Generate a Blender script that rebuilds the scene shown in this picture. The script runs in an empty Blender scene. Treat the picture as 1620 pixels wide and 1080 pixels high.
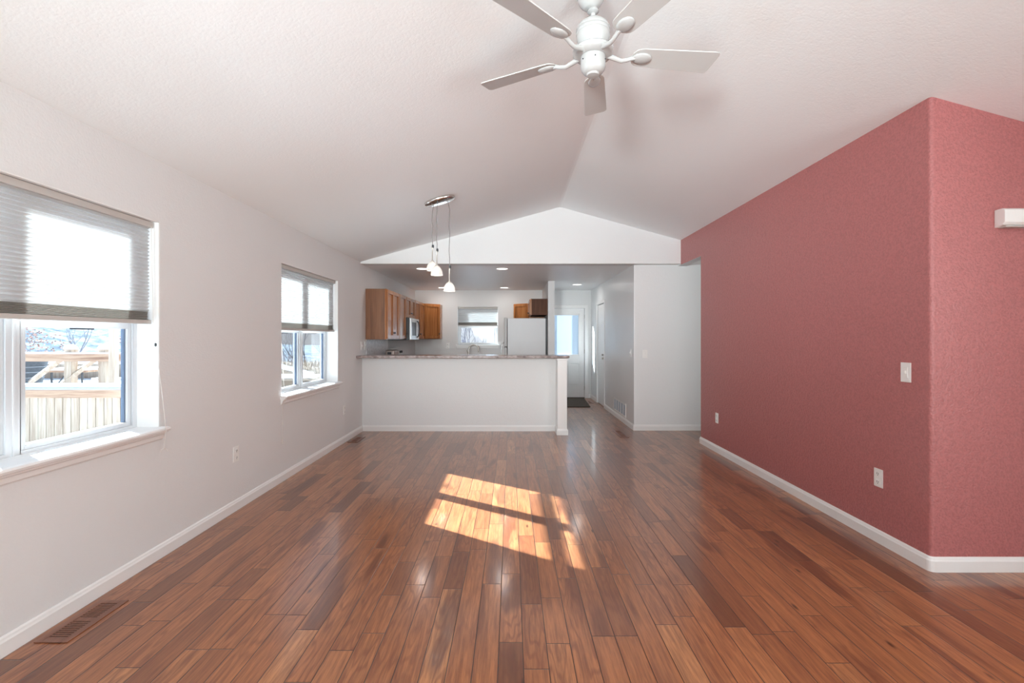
import bpy, math, random
from mathutils import Vector, Matrix

random.seed(7)
sc = bpy.context.scene
COL = sc.collection
R = math.radians
F = 750.0           # focal length in pixels
EYE = 1.353

# ------------------------------------------------------------------ camera, world, lights, exposure
cam_d = bpy.data.cameras.new('camera')
cam_d.sensor_width = 36.0
cam_d.lens = F / 1620 * 36
cam_d.shift_x = 1.0 / 1620
cam_d.shift_y = -6.0 / 1620
cam_d.clip_end = 500
cam = bpy.data.objects.new('camera', cam_d)
cam.location = (0, 0, EYE)
cam.rotation_euler = (R(90), 0, 0)
COL.objects.link(cam)
sc.camera = cam

world = bpy.data.worlds.new('winter_sky')
sc.world = world
world.use_nodes = True
wn = world.node_tree
wn.nodes.clear()
wo = wn.nodes.new('ShaderNodeOutputWorld')
wb = wn.nodes.new('ShaderNodeBackground')
wt = wn.nodes.new('ShaderNodeTexCoord')
ws = wn.nodes.new('ShaderNodeSeparateXYZ')
wr = wn.nodes.new('ShaderNodeValToRGB')
wr.color_ramp.elements[0].position = 0.0
wr.color_ramp.elements[0].color = (0.90, 0.95, 1.0, 1)
wr.color_ramp.elements[1].position = 0.7
wr.color_ramp.elements[1].color = (0.55, 0.72, 1.0, 1)
wn.links.new(wt.outputs['Generated'], ws.inputs[0])
wn.links.new(ws.outputs['Z'], wr.inputs[0])
wn.links.new(wr.outputs[0], wb.inputs[0])
wb.inputs[1].default_value = 0.68
wn.links.new(wb.outputs[0], wo.inputs[0])

def lamp(name, kind, loc, energy, color=(1, 1, 1), direction=None, **kw):
    d = bpy.data.lights.new(name, kind)
    d.energy = energy
    d.color = color
    for k, v in kw.items():
        setattr(d, k, v)
    o = bpy.data.objects.new(name, d)
    o.location = loc
    if direction is not None:
        o.rotation_euler = Vector(direction).to_track_quat('-Z', 'Y').to_euler()
    COL.objects.link(o)
    return o

SUN_EL = R(24.3)
lamp('sun', 'SUN', (-20, 20, 15), 38.0, (0.82, 0.96, 1.0),
     (math.cos(SUN_EL) * 0.836, -math.cos(SUN_EL) * 0.549, -math.sin(SUN_EL)), angle=R(0.6))
# added fill light, unseen behind the camera, aimed down the room
LC = (0.905, 0.99, 0.995)
lamp('rear_fill', 'AREA', (0.4, -4.4, 1.2), 45.0, LC, (0, 1, 0.25),
     shape='RECTANGLE', size=4.2, size_y=2.1)
# unseen fill light added beside the camera to brighten the left wall
lamp('side_fill', 'AREA', (3.45, -0.9, 1.35), 90.0, LC, (-1, 0, 0.1),
     shape='RECTANGLE', size=2.6, size_y=1.5)
# fill lamps added behind the camera: one for the vault, one down the room
lamp('bounce_fill', 'AREA', (0.2, -1.8, 1.5), 10.0, LC, (0, 0.3, 1),
     shape='RECTANGLE', size=2.4, size_y=1.2)
lamp('room_fill', 'SPOT', (-1.5, -2.6, 1.75), 1260.0, LC, (0.25, 1, 0.2),
     spot_size=R(58), spot_blend=1.0, shadow_soft_size=0.5)

sc.view_settings.view_transform = 'Standard'
sc.view_settings.look = 'None'
sc.view_settings.gamma = 1
sc.view_settings.exposure = 0.44
sc.view_settings.use_curve_mapping = False
sc.cycles.max_bounces = 9
sc.cycles.diffuse_bounces = 6
sc.cycles.glossy_bounces = 4
sc.cycles.transmission_bounces = 6
sc.cycles.transparent_max_bounces = 12
sc.cycles.sample_clamp_indirect = 6.0
sc.cycles.caustics_reflective = False
sc.cycles.caustics_refractive = False
sc.cycles.use_denoising = True

# ------------------------------------------------------------------ node helpers and materials
MATS = {}

def srgb(r, g, b):
    def f(c):
        c /= 255.0
        return c / 12.92 if c <= 0.04045 else ((c + 0.055) / 1.055) ** 2.4
    return (f(r), f(g), f(b), 1)

def new_mat(name):
    m = bpy.data.materials.new(name)
    m.use_nodes = True
    nt = m.node_tree
    bsdf = nt.nodes['Principled BSDF']
    MATS[name] = m
    return m, nt, bsdf

def N(nt, typ, **kw):
    n = nt.nodes.new(typ)
    for k, v in kw.items():
        if k.startswith('i_'):
            key = k[2:]
            key = int(key) if key.isdigit() else key.replace('_', ' ')
            n.inputs[key].default_value = v
        else:
            setattr(n, k, v)
    return n

def ramp(nt, fac, stops, interp='LINEAR'):
    r = nt.nodes.new('ShaderNodeValToRGB')
    r.color_ramp.interpolation = interp
    el = r.color_ramp.elements
    while len(el) > 1:
        el.remove(el[-1])
    el[0].position = stops[0][0]
    el[0].color = stops[0][1]
    for p, c in stops[1:]:
        e = el.new(p)
        e.color = c
    nt.links.new(fac, r.inputs[0])
    return r.outputs[0]

def math_n(nt, op, a, b=None, c=None):
    n = nt.nodes.new('ShaderNodeMath')
    n.operation = op
    for i, v in enumerate((a, b, c)):
        if v is None:
            continue
        if isinstance(v, (int, float)):
            n.inputs[i].default_value = v
        else:
            nt.links.new(v, n.inputs[i])
    return n.outputs[0]

def mixc(nt, fac, a, b, mode='MIX'):
    n = nt.nodes.new('ShaderNodeMix')
    n.data_type = 'RGBA'
    n.blend_type = mode
    for sock, v in ((n.inputs[0], fac), (n.inputs[6], a), (n.inputs[7], b)):
        if isinstance(v, (int, float, tuple)):
            sock.default_value = v
        else:
            nt.links.new(v, sock)
    return n.outputs[2]

def plain(name, col, rough=0.5, metal=0.0, spec=0.5, var=0.0, bump=0.0, bscale=60, coat=0.0):
    m, nt, b = new_mat(name)
    b.inputs['Roughness'].default_value = rough
    b.inputs['Metallic'].default_value = metal
    b.inputs['Specular IOR Level'].default_value = spec
    b.inputs['Coat Weight'].default_value = coat
    tc = N(nt, 'ShaderNodeTexCoord')
    no = N(nt, 'ShaderNodeTexNoise', i_Scale=bscale, i_Detail=3.0)
    nt.links.new(tc.outputs['Object'], no.inputs['Vector'])
    if var > 0:
        lo = tuple(c * (1 - var) for c in col[:3]) + (1,)
        hi = tuple(min(1, c * (1 + var)) for c in col[:3]) + (1,)
        nt.links.new(ramp(nt, no.outputs['Fac'], [(0.3, lo), (0.7, hi)]), b.inputs['Base Color'])
    else:
        b.inputs['Base Color'].default_value = col
    if bump > 0:
        bu = N(nt, 'ShaderNodeBump', i_Strength=bump, i_Distance=0.01)
        nt.links.new(no.outputs['Fac'], bu.inputs['Height'])
        nt.links.new(bu.outputs[0], b.inputs['Normal'])
    return m

def paint(name, col, rough=0.5, spec=0.4, strength=0.25, dist=0.004, scale=85.0, smear=False, mottle=0.0):
    """orange peel textured wall paint"""
    m, nt, b = new_mat(name)
    b.inputs['Specular IOR Level'].default_value = spec
    tc = N(nt, 'ShaderNodeTexCoord')
    n1 = N(nt, 'ShaderNodeTexNoise', i_Scale=scale, i_Detail=2.0, i_Roughness=0.55)
    n2 = N(nt, 'ShaderNodeTexNoise', i_Scale=scale * 0.35, i_Detail=2.0)
    nt.links.new(tc.outputs['Object'], n1.inputs['Vector'])
    nt.links.new(tc.outputs['Object'], n2.inputs['Vector'])
    h = math_n(nt, 'ADD', math_n(nt, 'SMOOTH_MIN', n1.outputs['Fac'], 0.58, 0.1), math_n(nt, 'MULTIPLY', n2.outputs['Fac'], 0.6))
    bu = N(nt, 'ShaderNodeBump', i_Strength=strength, i_Distance=dist)
    nt.links.new(h, bu.inputs['Height'])
    nt.links.new(bu.outputs[0], b.inputs['Normal'])
    if mottle > 0:
        lo = tuple(c * (1 - mottle) for c in col[:3]) + (1,)
        hi = tuple(min(1, c * (1 + mottle)) for c in col[:3]) + (1,)
        nt.links.new(ramp(nt, n1.outputs['Fac'], [(0.35, lo), (0.65, hi)]), b.inputs['Base Color'])
    else:
        b.inputs['Base Color'].default_value = col
    if smear:
        n3 = N(nt, 'ShaderNodeTexNoise', i_Scale=2.2, i_Detail=5.0, i_Roughness=0.7)
        nt.links.new(tc.outputs['Object'], n3.inputs['Vector'])
        r = nt.nodes.new('ShaderNodeMapRange')
        r.inputs['From Min'].default_value = 0.35
        r.inputs['From Max'].default_value = 0.65
        r.inputs['To Min'].default_value = rough - 0.05
        r.inputs['To Max'].default_value = rough + 0.06
        nt.links.new(n3.outputs['Fac'], r.inputs['Value'])
        nt.links.new(r.outputs[0], b.inputs['Roughness'])
    else:
        b.inputs['Roughness'].default_value = rough
    return m

paint('wall_paint', (0.785, 0.785, 0.785, 1), rough=0.55, strength=0.38)
paint('ceiling_paint', (0.885, 0.91, 0.915, 1), rough=0.7, strength=0.3, scale=75)
paint('kitchen_ceiling_paint', (0.92, 0.92, 0.92, 1), rough=0.42, strength=0.22, scale=60, smear=True)
paint('hall_paint', (0.785, 0.785, 0.785, 1), rough=0.34, strength=0.25, scale=60, smear=True)
paint('red_paint', srgb(177, 109, 108), rough=0.36, spec=0.5, strength=0.75, dist=0.006, scale=80, mottle=0.10)
plain('trim_white', (0.86, 0.85, 0.84, 1), rough=0.32)
plain('vinyl_white', (0.66, 0.67, 0.69, 1), rough=0.35)
plain('fan_white', (0.46, 0.46, 0.455, 1), rough=0.25, coat=0.3)
plain('fan_blade', (0.54, 0.535, 0.525, 1), rough=0.45)
plain('plate_white', (0.86, 0.85, 0.83, 1), rough=0.35)
plain('dark_slot', (0.03, 0.03, 0.035, 1), rough=0.7)
plain('black_plastic', (0.015, 0.015, 0.018, 1), rough=0.3)
plain('rail_grey', (0.55, 0.52, 0.49, 1), rough=0.5)
plain('edge_strip', (0.10, 0.13, 0.19, 1), rough=0.6)
plain('chrome', (0.72, 0.69, 0.66, 1), rough=0.13, metal=1.0)
plain('nickel', (0.50, 0.46, 0.42, 1), rough=0.3, metal=1.0)
plain('bronze', (0.06, 0.045, 0.04, 1), rough=0.4, metal=0.7)
plain('cord_grey', (0.22, 0.20, 0.19, 1), rough=0.5)
plain('cord_white', (0.72, 0.68, 0.64, 1), rough=0.6)
plain('fridge_side', (0.56, 0.55, 0.56, 1), rough=0.38, metal=0.15, bump=0.15, bscale=300)
plain('fridge_door', (0.50, 0.49, 0.49, 1), rough=0.4)
plain('stainless', (0.62, 0.62, 0.62, 1), rough=0.28, metal=0.85)
plain('appliance_white', (0.82, 0.81, 0.79, 1), rough=0.3)
plain('taupe_metal', (0.36, 0.29, 0.26, 1), rough=0.35, metal=0.4)
plain('mat_brown', (0.075, 0.058, 0.045, 1), rough=0.95, var=0.35, bump=0.6, bscale=250)
plain('snow', (0.72, 0.76, 0.82, 1), rough=0.8, bump=0.3, bscale=3)
plain('bark', (0.12, 0.11, 0.13, 1), rough=0.9, var=0.3, bscale=20)
plain('twig', (0.20, 0.17, 0.18, 1), rough=0.9)
plain('rust_leaf', (0.27, 0.17, 0.14, 1), rough=0.8)
plain('planter_grey', (0.055, 0.06, 0.07, 1), rough=0.7, var=0.3, bscale=30)
plain('planter_band', (0.30, 0.31, 0.34, 1), rough=0.6)
plain('dark_steel', (0.05, 0.055, 0.065, 1), rough=0.5)
plain('outside_siding', (0.42, 0.47, 0.55, 1), rough=0.6)
plain('outer_wall', (0.5, 0.5, 0.52, 1), rough=0.8)
plain('dry_grass', (0.20, 0.145, 0.10, 1), rough=0.95, var=0.5, bscale=6)

def glass(name, tint=(0.97, 0.985, 1.0, 1)):
    m, nt, b = new_mat(name)
    nt.nodes.remove(b)
    out = [n for n in nt.nodes if n.type == 'OUTPUT_MATERIAL'][0]
    tr = N(nt, 'ShaderNodeBsdfTransparent')
    tr.inputs[0].default_value = tint
    gl = N(nt, 'ShaderNodeBsdfGlossy', i_Roughness=0.02)
    lw = N(nt, 'ShaderNodeLayerWeight', i_Blend=0.12)
    f = math_n(nt, 'MULTIPLY', lw.outputs['Fresnel'], 0.6)
    mx = N(nt, 'ShaderNodeMixShader')
    nt.links.new(f, mx.inputs[0])
    nt.links.new(tr.outputs[0], mx.inputs[1])
    nt.links.new(gl.outputs[0], mx.inputs[2])
    nt.links.new(mx.outputs[0], out.inputs[0])
glass('pane_glass')

def fabric(name, col, trans, tcol):
    m, nt, b = new_mat(name)
    nt.nodes.remove(b)
    out = [n for n in nt.nodes if n.type == 'OUTPUT_MATERIAL'][0]
    d = N(nt, 'ShaderNodeBsdfDiffuse')
    d.inputs[0].default_value = col
    t = N(nt, 'ShaderNodeBsdfTranslucent')
    t.inputs[0].default_value = tcol
    mx = N(nt, 'ShaderNodeMixShader')
    mx.inputs[0].default_value = trans
    nt.links.new(d.outputs[0], mx.inputs[1])
    nt.links.new(t.outputs[0], mx.inputs[2])
    nt.links.new(mx.outputs[0], out.inputs[0])
fabric('shade_fabric', (0.86, 0.84, 0.82, 1), 0.50, (0.60, 0.60, 0.60, 1))
fabric('shade_gathered', (0.78, 0.75, 0.72, 1), 0.35, (0.55, 0.53, 0.51, 1))
fabric('mini_blind', (0.62, 0.68, 0.75, 1), 0.45, (0.33, 0.37, 0.41, 1))

def emit(name, col, s, base=(0.8, 0.8, 0.8, 1)):
    m, nt, b = new_mat(name)
    b.inputs['Base Color'].default_value = base
    b.inputs['Emission Color'].default_value = col
    b.inputs['Emission Strength'].default_value = s
    b.inputs['Roughness'].default_value = 0.4
emit('can_lens', (1, 0.95, 0.88, 1), 2.2)
emit('bulb', (1, 0.93, 0.82, 1), 2.2)
def frosted():
    m, nt, b = new_mat('frosted_glass')
    nt.nodes.remove(b)
    out = [n for n in nt.nodes if n.type == 'OUTPUT_MATERIAL'][0]
    t = N(nt, 'ShaderNodeBsdfTranslucent')
    t.inputs[0].default_value = (0.62, 0.61, 0.59, 1)
    tp = N(nt, 'ShaderNodeBsdfTransparent')
    g = N(nt, 'ShaderNodeBsdfPrincipled')
    g.inputs['Base Color'].default_value = (0.50, 0.49, 0.475, 1)
    g.inputs['Roughness'].default_value = 0.25
    m1 = N(nt, 'ShaderNodeMixShader'); m1.inputs[0].default_value = 0.45
    m2 = N(nt, 'ShaderNodeMixShader'); m2.inputs[0].default_value = 0.25
    nt.links.new(g.outputs[0], m1.inputs[1]); nt.links.new(t.outputs[0], m1.inputs[2])
    nt.links.new(m1.outputs[0], m2.inputs[1]); nt.links.new(tp.outputs[0], m2.inputs[2])
    nt.links.new(m2.outputs[0], out.inputs[0])
frosted()

def oak(name, dark, mid, light, axis='Z', rough=0.33, ring=1.0):
    m, nt, b = new_mat(name)
    tc = N(nt, 'ShaderNodeTexCoord')
    mp = N(nt, 'ShaderNodeMapping')
    s = {'Z': (16, 16, 1.1), 'Y': (16, 1.1, 16), 'X': (1.1, 16, 16)}[axis]
    mp.inputs['Scale'].default_value = s
    nt.links.new(tc.outputs['Object'], mp.inputs['Vector'])
    n1 = N(nt, 'ShaderNodeTexNoise', i_Scale=1.0, i_Detail=6.0, i_Roughness=0.6, i_Distortion=0.6)
    nt.links.new(mp.outputs[0], n1.inputs['Vector'])
    mp2 = N(nt, 'ShaderNodeMapping')
    mp2.inputs['Scale'].default_value = tuple(v * 7 if v > 5 else v * 3 for v in s)
    nt.links.new(tc.outputs['Object'], mp2.inputs['Vector'])
    n2 = N(nt, 'ShaderNodeTexNoise', i_Scale=1.0, i_Detail=3.0)
    nt.links.new(mp2.outputs[0], n2.inputs['Vector'])
    f = math_n(nt, 'ADD', math_n(nt, 'MULTIPLY', n1.outputs['Fac'], 0.65), math_n(nt, 'MULTIPLY', n2.outputs['Fac'], 0.35))
    c = ramp(nt, f, [(0.35, dark), (0.5, mid), (0.64, light)])
    nt.links.new(c, b.inputs['Base Color'])
    b.inputs['Roughness'].default_value = rough
    bu = N(nt, 'ShaderNodeBump', i_Strength=0.12, i_Distance=0.003)
    nt.links.new(n2.outputs['Fac'], bu.inputs['Height'])
    nt.links.new(bu.outputs[0], b.inputs['Normal'])
    return m
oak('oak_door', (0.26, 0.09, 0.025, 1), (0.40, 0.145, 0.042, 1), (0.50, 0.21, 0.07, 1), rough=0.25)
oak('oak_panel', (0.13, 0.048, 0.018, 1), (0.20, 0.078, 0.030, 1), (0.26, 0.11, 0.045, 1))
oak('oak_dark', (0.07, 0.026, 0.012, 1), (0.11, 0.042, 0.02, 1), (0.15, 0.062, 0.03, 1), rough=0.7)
oak('vent_wood', (0.15, 0.06, 0.036, 1), (0.22, 0.09, 0.055, 1), (0.30, 0.125, 0.075, 1), axis='Y')
oak('cedar', (0.26, 0.18, 0.13, 1), (0.40, 0.31, 0.24, 1), (0.50, 0.42, 0.34, 1), rough=0.7)
oak('cedar_rail', (0.22, 0.12, 0.08, 1), (0.38, 0.24, 0.16, 1), (0.48, 0.35, 0.26, 1), axis='X', rough=0.7)

def stone():
    m, nt, b = new_mat('counter_stone')
    tc = N(nt, 'ShaderNodeTexCoord')
    n1 = N(nt, 'ShaderNodeTexNoise', i_Scale=14.0, i_Detail=8.0, i_Roughness=0.7)
    nt.links.new(tc.outputs['Object'], n1.inputs['Vector'])
    c = ramp(nt, n1.outputs['Fac'], [(0.3, (0.09, 0.055, 0.05, 1)), (0.48, (0.30, 0.235, 0.22, 1)), (0.62, (0.48, 0.40, 0.38, 1)), (0.75, (0.26, 0.14, 0.11, 1))])
    nt.links.new(c, b.inputs['Base Color'])
    b.inputs['Roughness'].default_value = 0.18
stone()

def mosaic():
    m, nt, b = new_mat('backsplash')
    tc = N(nt, 'ShaderNodeTexCoord')
    v = N(nt, 'ShaderNodeTexVoronoi', i_Scale=38.0)
    nt.links.new(tc.outputs['Object'], v.inputs['Vector'])
    c = ramp(nt, v.outputs['Color'], [(0.0, (0.55, 0.57, 0.60, 1)), (1.0, (0.82, 0.83, 0.86, 1))])
    nt.links.new(c, b.inputs['Base Color'])
    b.inputs['Roughness'].default_value = 0.25
mosaic()

PLANK = 0.1047
def floor_material():
    m, nt, b = new_mat('floor_planks')
    L = nt.links.new
    uv = N(nt, 'ShaderNodeUVMap', uv_map='plank')
    ed = N(nt, 'ShaderNodeUVMap', uv_map='ends')
    at = N(nt, 'ShaderNodeAttribute', attribute_name='rnd')
    su = N(nt, 'ShaderNodeSeparateXYZ'); L(uv.outputs[0], su.inputs[0])
    se = N(nt, 'ShaderNodeSeparateXYZ'); L(ed.outputs[0], se.inputs[0])
    sr = N(nt, 'ShaderNodeSeparateColor'); L(at.outputs['Color'], sr.inputs[0])
    u, v = su.outputs[0], su.outputs[1]
    r, g, bb = sr.outputs[0], sr.outputs[1], sr.outputs[2]
    def vec(sx, sy):
        c = N(nt, 'ShaderNodeCombineXYZ')
        L(math_n(nt, 'ADD', math_n(nt, 'MULTIPLY', u, sx), math_n(nt, 'MULTIPLY', r, 91.0)), c.inputs[0])
        L(math_n(nt, 'ADD', math_n(nt, 'MULTIPLY', v, sy), math_n(nt, 'MULTIPLY', g, 77.0)), c.inputs[1])
        L(math_n(nt, 'MULTIPLY', bb, 53.0), c.inputs[2])
        return c.outputs[0]
    # broad figure, cathedral rings, fine pores
    nA = N(nt, 'ShaderNodeTexNoise', i_Scale=1.0, i_Detail=2.0, i_Roughness=0.5); L(vec(11, 1.6), nA.inputs['Vector'])
    ring = math_n(nt, 'SINE', math_n(nt, 'MULTIPLY', nA.outputs['Fac'], 55.0))
    nB = N(nt, 'ShaderNodeTexNoise', i_Scale=1.0, i_Detail=5.0, i_Roughness=0.65); L(vec(60, 3.4), nB.inputs['Vector'])
    nC = N(nt, 'ShaderNodeTexNoise', i_Scale=1.0, i_Detail=3.0, i_Roughness=0.6); L(vec(190, 8.0), nC.inputs['Vector'])
    nD = N(nt, 'ShaderNodeTexNoise', i_Scale=1.0, i_Detail=1.0); L(vec(7, 1.1), nD.inputs['Vector'])
    vo = N(nt, 'ShaderNodeTexVoronoi', i_Scale=1.0); L(vec(8.5, 2.6), vo.inputs['Vector'])
    base = ramp(nt, bb, [(0.0, srgb(118, 74, 47)), (0.08, srgb(144, 89, 57)), (0.18, srgb(168, 106, 67)), (0.85, srgb(181, 116, 74)), (1.0, srgb(196, 134, 88))])
    c = mixc(nt, math_n(nt, 'MULTIPLY', ramp(nt, nB.outputs['Fac'], [(0.35, (1, 1, 1, 1)), (0.62, (0, 0, 0, 1))]), 0.55), base, srgb(92, 46, 30), 'MIX')
    dk = ramp(nt, nD.outputs['Fac'], [(0.62, (0, 0, 0, 1)), (0.68, (1, 1, 1, 1))])
    c = mixc(nt, math_n(nt, 'MULTIPLY', dk, 0.6), c, srgb(84, 40, 27))
    rg = math_n(nt, 'MULTIPLY', math_n(nt, 'MAXIMUM', ring, 0.0), ramp(nt, g, [(0.3, (0, 0, 0, 1)), (0.7, (0.5, 0.5, 0.5, 1))]))
    c = mixc(nt, rg, c, srgb(110, 58, 38))
    c = mixc(nt, math_n(nt, 'MULTIPLY', ramp(nt, nC.outputs['Fac'], [(0.48, (0, 0, 0, 1)), (0.72, (1, 1, 1, 1))]), 0.45), c, srgb(98, 52, 36))
    knot = ramp(nt, vo.outputs['Distance'], [(0.035, (1, 1, 1, 1)), (0.10, (0, 0, 0, 1))])
    kn_on = ramp(nt, r, [(0.58, (0, 0, 0, 1)), (0.60, (1, 1, 1, 1))])
    c = mixc(nt, math_n(nt, 'MULTIPLY', math_n(nt, 'MULTIPLY', knot, kn_on), 0.85), c, srgb(52, 26, 18))
    # grooves
    e1 = math_n(nt, 'MINIMUM', u, math_n(nt, 'SUBTRACT', PLANK, u))
    e2 = math_n(nt, 'MINIMUM', se.outputs[0], se.outputs[1])
    e = math_n(nt, 'MINIMUM', e1, e2)
    def smooth(lo, hi):
        mr = N(nt, 'ShaderNodeMapRange', interpolation_type='SMOOTHSTEP')
        mr.inputs['From Min'].default_value = lo
        mr.inputs['From Max'].default_value = hi
        L(e, mr.inputs['Value'])
        return mr.outputs[0]
    groove = math_n(nt, 'SUBTRACT', 1.0, smooth(0.0008, 0.0026))
    c = mixc(nt, math_n(nt, 'MULTIPLY', groove, 1.0), c, srgb(48, 25, 18))
    L(c, b.inputs['Base Color'])
    h = math_n(nt, 'ADD', math_n(nt, 'MULTIPLY', smooth(0.0, 0.0035), 1.6), math_n(nt, 'MULTIPLY', nB.outputs['Fac'], 0.02))
    bu = N(nt, 'ShaderNodeBump', i_Strength=0.5, i_Distance=0.0016)
    L(h, bu.inputs['Height'])
    L(bu.outputs[0], b.inputs['Normal'])
    rr = N(nt, 'ShaderNodeMapRange')
    rr.inputs['To Min'].default_value = 0.276
    rr.inputs['To Max'].default_value = 0.284
    L(nB.outputs['Fac'], rr.inputs['Value'])
    L(rr.outputs[0], b.inputs['Roughness'])
    b.inputs['Specular IOR Level'].default_value = 0.5
    b.inputs['Coat Weight'].default_value = 0.5
    b.inputs['Coat Roughness'].default_value = 0.13
    L(bu.outputs[0], b.inputs['Coat Normal'])
floor_material()

def hill_material():
    m, nt, b = new_mat('hill')
    tc = N(nt, 'ShaderNodeTexCoord')
    mp = N(nt, 'ShaderNodeMapping'); mp.inputs['Scale'].default_value = (1, 1, 0.35)
    nt.links.new(tc.outputs['Object'], mp.inputs['Vector'])
    n1 = N(nt, 'ShaderNodeTexNoise', i_Scale=0.9, i_Detail=10.0, i_Roughness=0.75)
    nt.links.new(mp.outputs[0], n1.inputs['Vector'])
    c = ramp(nt, n1.outputs['Fac'], [(0.36, (0.12, 0.15, 0.19, 1)), (0.5, (0.25, 0.29, 0.34, 1)), (0.62, (0.50, 0.54, 0.60, 1))])
    nt.links.new(c, b.inputs['Base Color'])
    b.inputs['Roughness'].default_value = 1.0
    b.inputs['Specular IOR Level'].default_value = 0.0
hill_material()

# ------------------------------------------------------------------ mesh helpers
OFF = {}

class MB:
    def __init__(self, M=None):
        self.v, self.f, self.sm, self.M = [], [], [], M
    def add(self, vs, fs, smooth=False):
        n = len(self.v)
        for p in vs:
            p = Vector(p)
            self.v.append(self.M @ p if self.M is not None else p)
        for f in fs:
            self.f.append(tuple(n + i for i in f))
            self.sm.append(smooth)
        return self
    def box(self, x0, x1, y0, y1, z0, z1):
        if x0 > x1: x0, x1 = x1, x0
        if y0 > y1: y0, y1 = y1, y0
        if z0 > z1: z0, z1 = z1, z0
        vs = [(x0, y0, z0), (x1, y0, z0), (x1, y1, z0), (x0, y1, z0), (x0, y0, z1), (x1, y0, z1), (x1, y1, z1), (x0, y1, z1)]
        return self.add(vs, [(3, 2, 1, 0), (4, 5, 6, 7), (0, 1, 5, 4), (1, 2, 6, 5), (2, 3, 7, 6), (3, 0, 4, 7)])
    def tube(self, pts, rad, seg=8, cap=True):
        pts = [Vector(p) for p in pts]
        rads = rad if isinstance(rad, (list, tuple)) else [rad] * len(pts)
        vs, fs = [], []
        up = None
        for i, p in enumerate(pts):
            d = (pts[min(i + 1, len(pts) - 1)] - pts[max(i - 1, 0)]).normalized()
            if up is None:
                up = Vector((0, 0, 1)) if abs(d.z) < 0.9 else Vector((1, 0, 0))
            a = d.cross(up).normalized()
            b2 = d.cross(a).normalized()
            up = -b2 if (-b2).dot(up) > 0 else b2
            a = d.cross(up).normalized()
            for k in range(seg):
                t = 2 * math.pi * k / seg
                vs.append(p + (a * math.cos(t) + up * math.sin(t)) * rads[i])
        for i in range(len(pts) - 1):
            for k in range(seg):
                k2 = (k + 1) % seg
                fs.append((i * seg + k, i * seg + k2, (i + 1) * seg + k2, (i + 1) * seg + k))
        if cap:
            fs.append(tuple(range(seg))[::-1])
            fs.append(tuple((len(pts) - 1) * seg + k for k in range(seg)))
        return self.add(vs, fs, True)
    def lathe(self, prof, c, seg=32, axis=None, sx=1.0, sy=1.0):
        """profile [(r, z)] round the vertical line through c"""
        vs, fs = [], []
        c = Vector(c)
        for r, z in prof:
            for k in range(seg):
                t = 2 * math.pi * k / seg
                p = Vector((r * math.cos(t) * sx, r * math.sin(t) * sy, z))
                if axis is not None:
                    p = axis @ p
                vs.append(c + p)
        for i in range(len(prof) - 1):
            for k in range(seg):
                k2 = (k + 1) % seg
                fs.append((i * seg + k, i * seg + k2, (i + 1) * seg + k2, (i + 1) * seg + k))
        if prof[0][0] > 1e-6:
            fs.append(tuple(range(seg))[::-1])
        if prof[-1][0] > 1e-6:
            fs.append(tuple((len(prof) - 1) * seg + k for k in range(seg)))
        return self.add(vs, fs, True)
    def prism(self, poly, axis, a, b):
        """poly: 2-D outline; axis 'x': (y,z), 'y': (x,z), 'z': (x,y), swept from a to b"""
        def mk(p, t):
            return {'x': (t, p[0], p[1]), 'y': (p[0], t, p[1]), 'z': (p[0], p[1], t)}[axis]
        n = len(poly)
        vs = [mk(p, a) for p in poly] + [mk(p, b) for p in poly]
        fs = [tuple(range(n))[::-1], tuple(range(n, 2 * n))]
        fs += [(i, (i + 1) % n, n + (i + 1) % n, n + i) for i in range(n)]
        return self.add(vs, fs)
    def build(self, name, mat, parent=None, bevel=0.0, seg=2, kind=None, label=None):
        off = OFF.get(parent.name, Vector((0, 0, 0))) if parent is not None else Vector((0, 0, 0))
        me = bpy.data.meshes.new(name)
        me.from_pydata([tuple(p - off) for p in self.v], [], self.f)
        me.validate()
        me.polygons.foreach_set('use_smooth', self.sm[:len(me.polygons)] if len(me.polygons) == len(self.sm) else [False] * len(me.polygons))
        import bmesh
        bm = bmesh.new(); bm.from_mesh(me)
        bmesh.ops.remove_doubles(bm, verts=bm.verts, dist=1e-6)
        bmesh.ops.recalc_face_normals(bm, faces=bm.faces)
        bm.to_mesh(me); bm.free()
        o = bpy.data.objects.new(name, me)
        COL.objects.link(o)
        me.materials.append(MATS[mat])
        if any(self.sm):
            try:
                me.set_sharp_from_angle(angle=R(40))
            except Exception:
                pass
        if parent is not None:
            o.parent = parent
        OFF[o.name] = off
        if bevel > 0:
            b = o.modifiers.new('bevel', 'BEVEL')
            b.width = bevel; b.segments = seg; b.limit_method = 'ANGLE'; b.angle_limit = R(35)
        if kind: o['kind'] = kind
        if label: o['label'] = label
        return o

def tag(o, label, cat, group=None, kind=None):
    o['label'] = label
    o['category'] = cat
    if group: o['group'] = group
    if kind: o['kind'] = kind
    return o

def thing(name, label, cat, loc, group=None, kind=None):
    o = bpy.data.objects.new(name, None)
    o.empty_display_size = 0.1
    o.location = loc
    COL.objects.link(o)
    OFF[o.name] = Vector(loc)
    if label: o['label'] = label
    if cat: o['category'] = cat
    if group: o['group'] = group
    if kind: o['kind'] = kind
    return o

def struct_root(name, loc):
    return thing(name, None, None, loc, kind='structure')

# ------------------------------------------------------------------ the shell
XL, XR, XRR = -2.163, 2.43, 3.557
RX, RZ, SL = 0.697, 3.227, 0.275
EAVE = RZ - SL * (RX - XL)           # 2.44
YB, YH, YP, YK = -4.5, 6.80, 6.87, 10.65
ZK = 2.42

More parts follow.
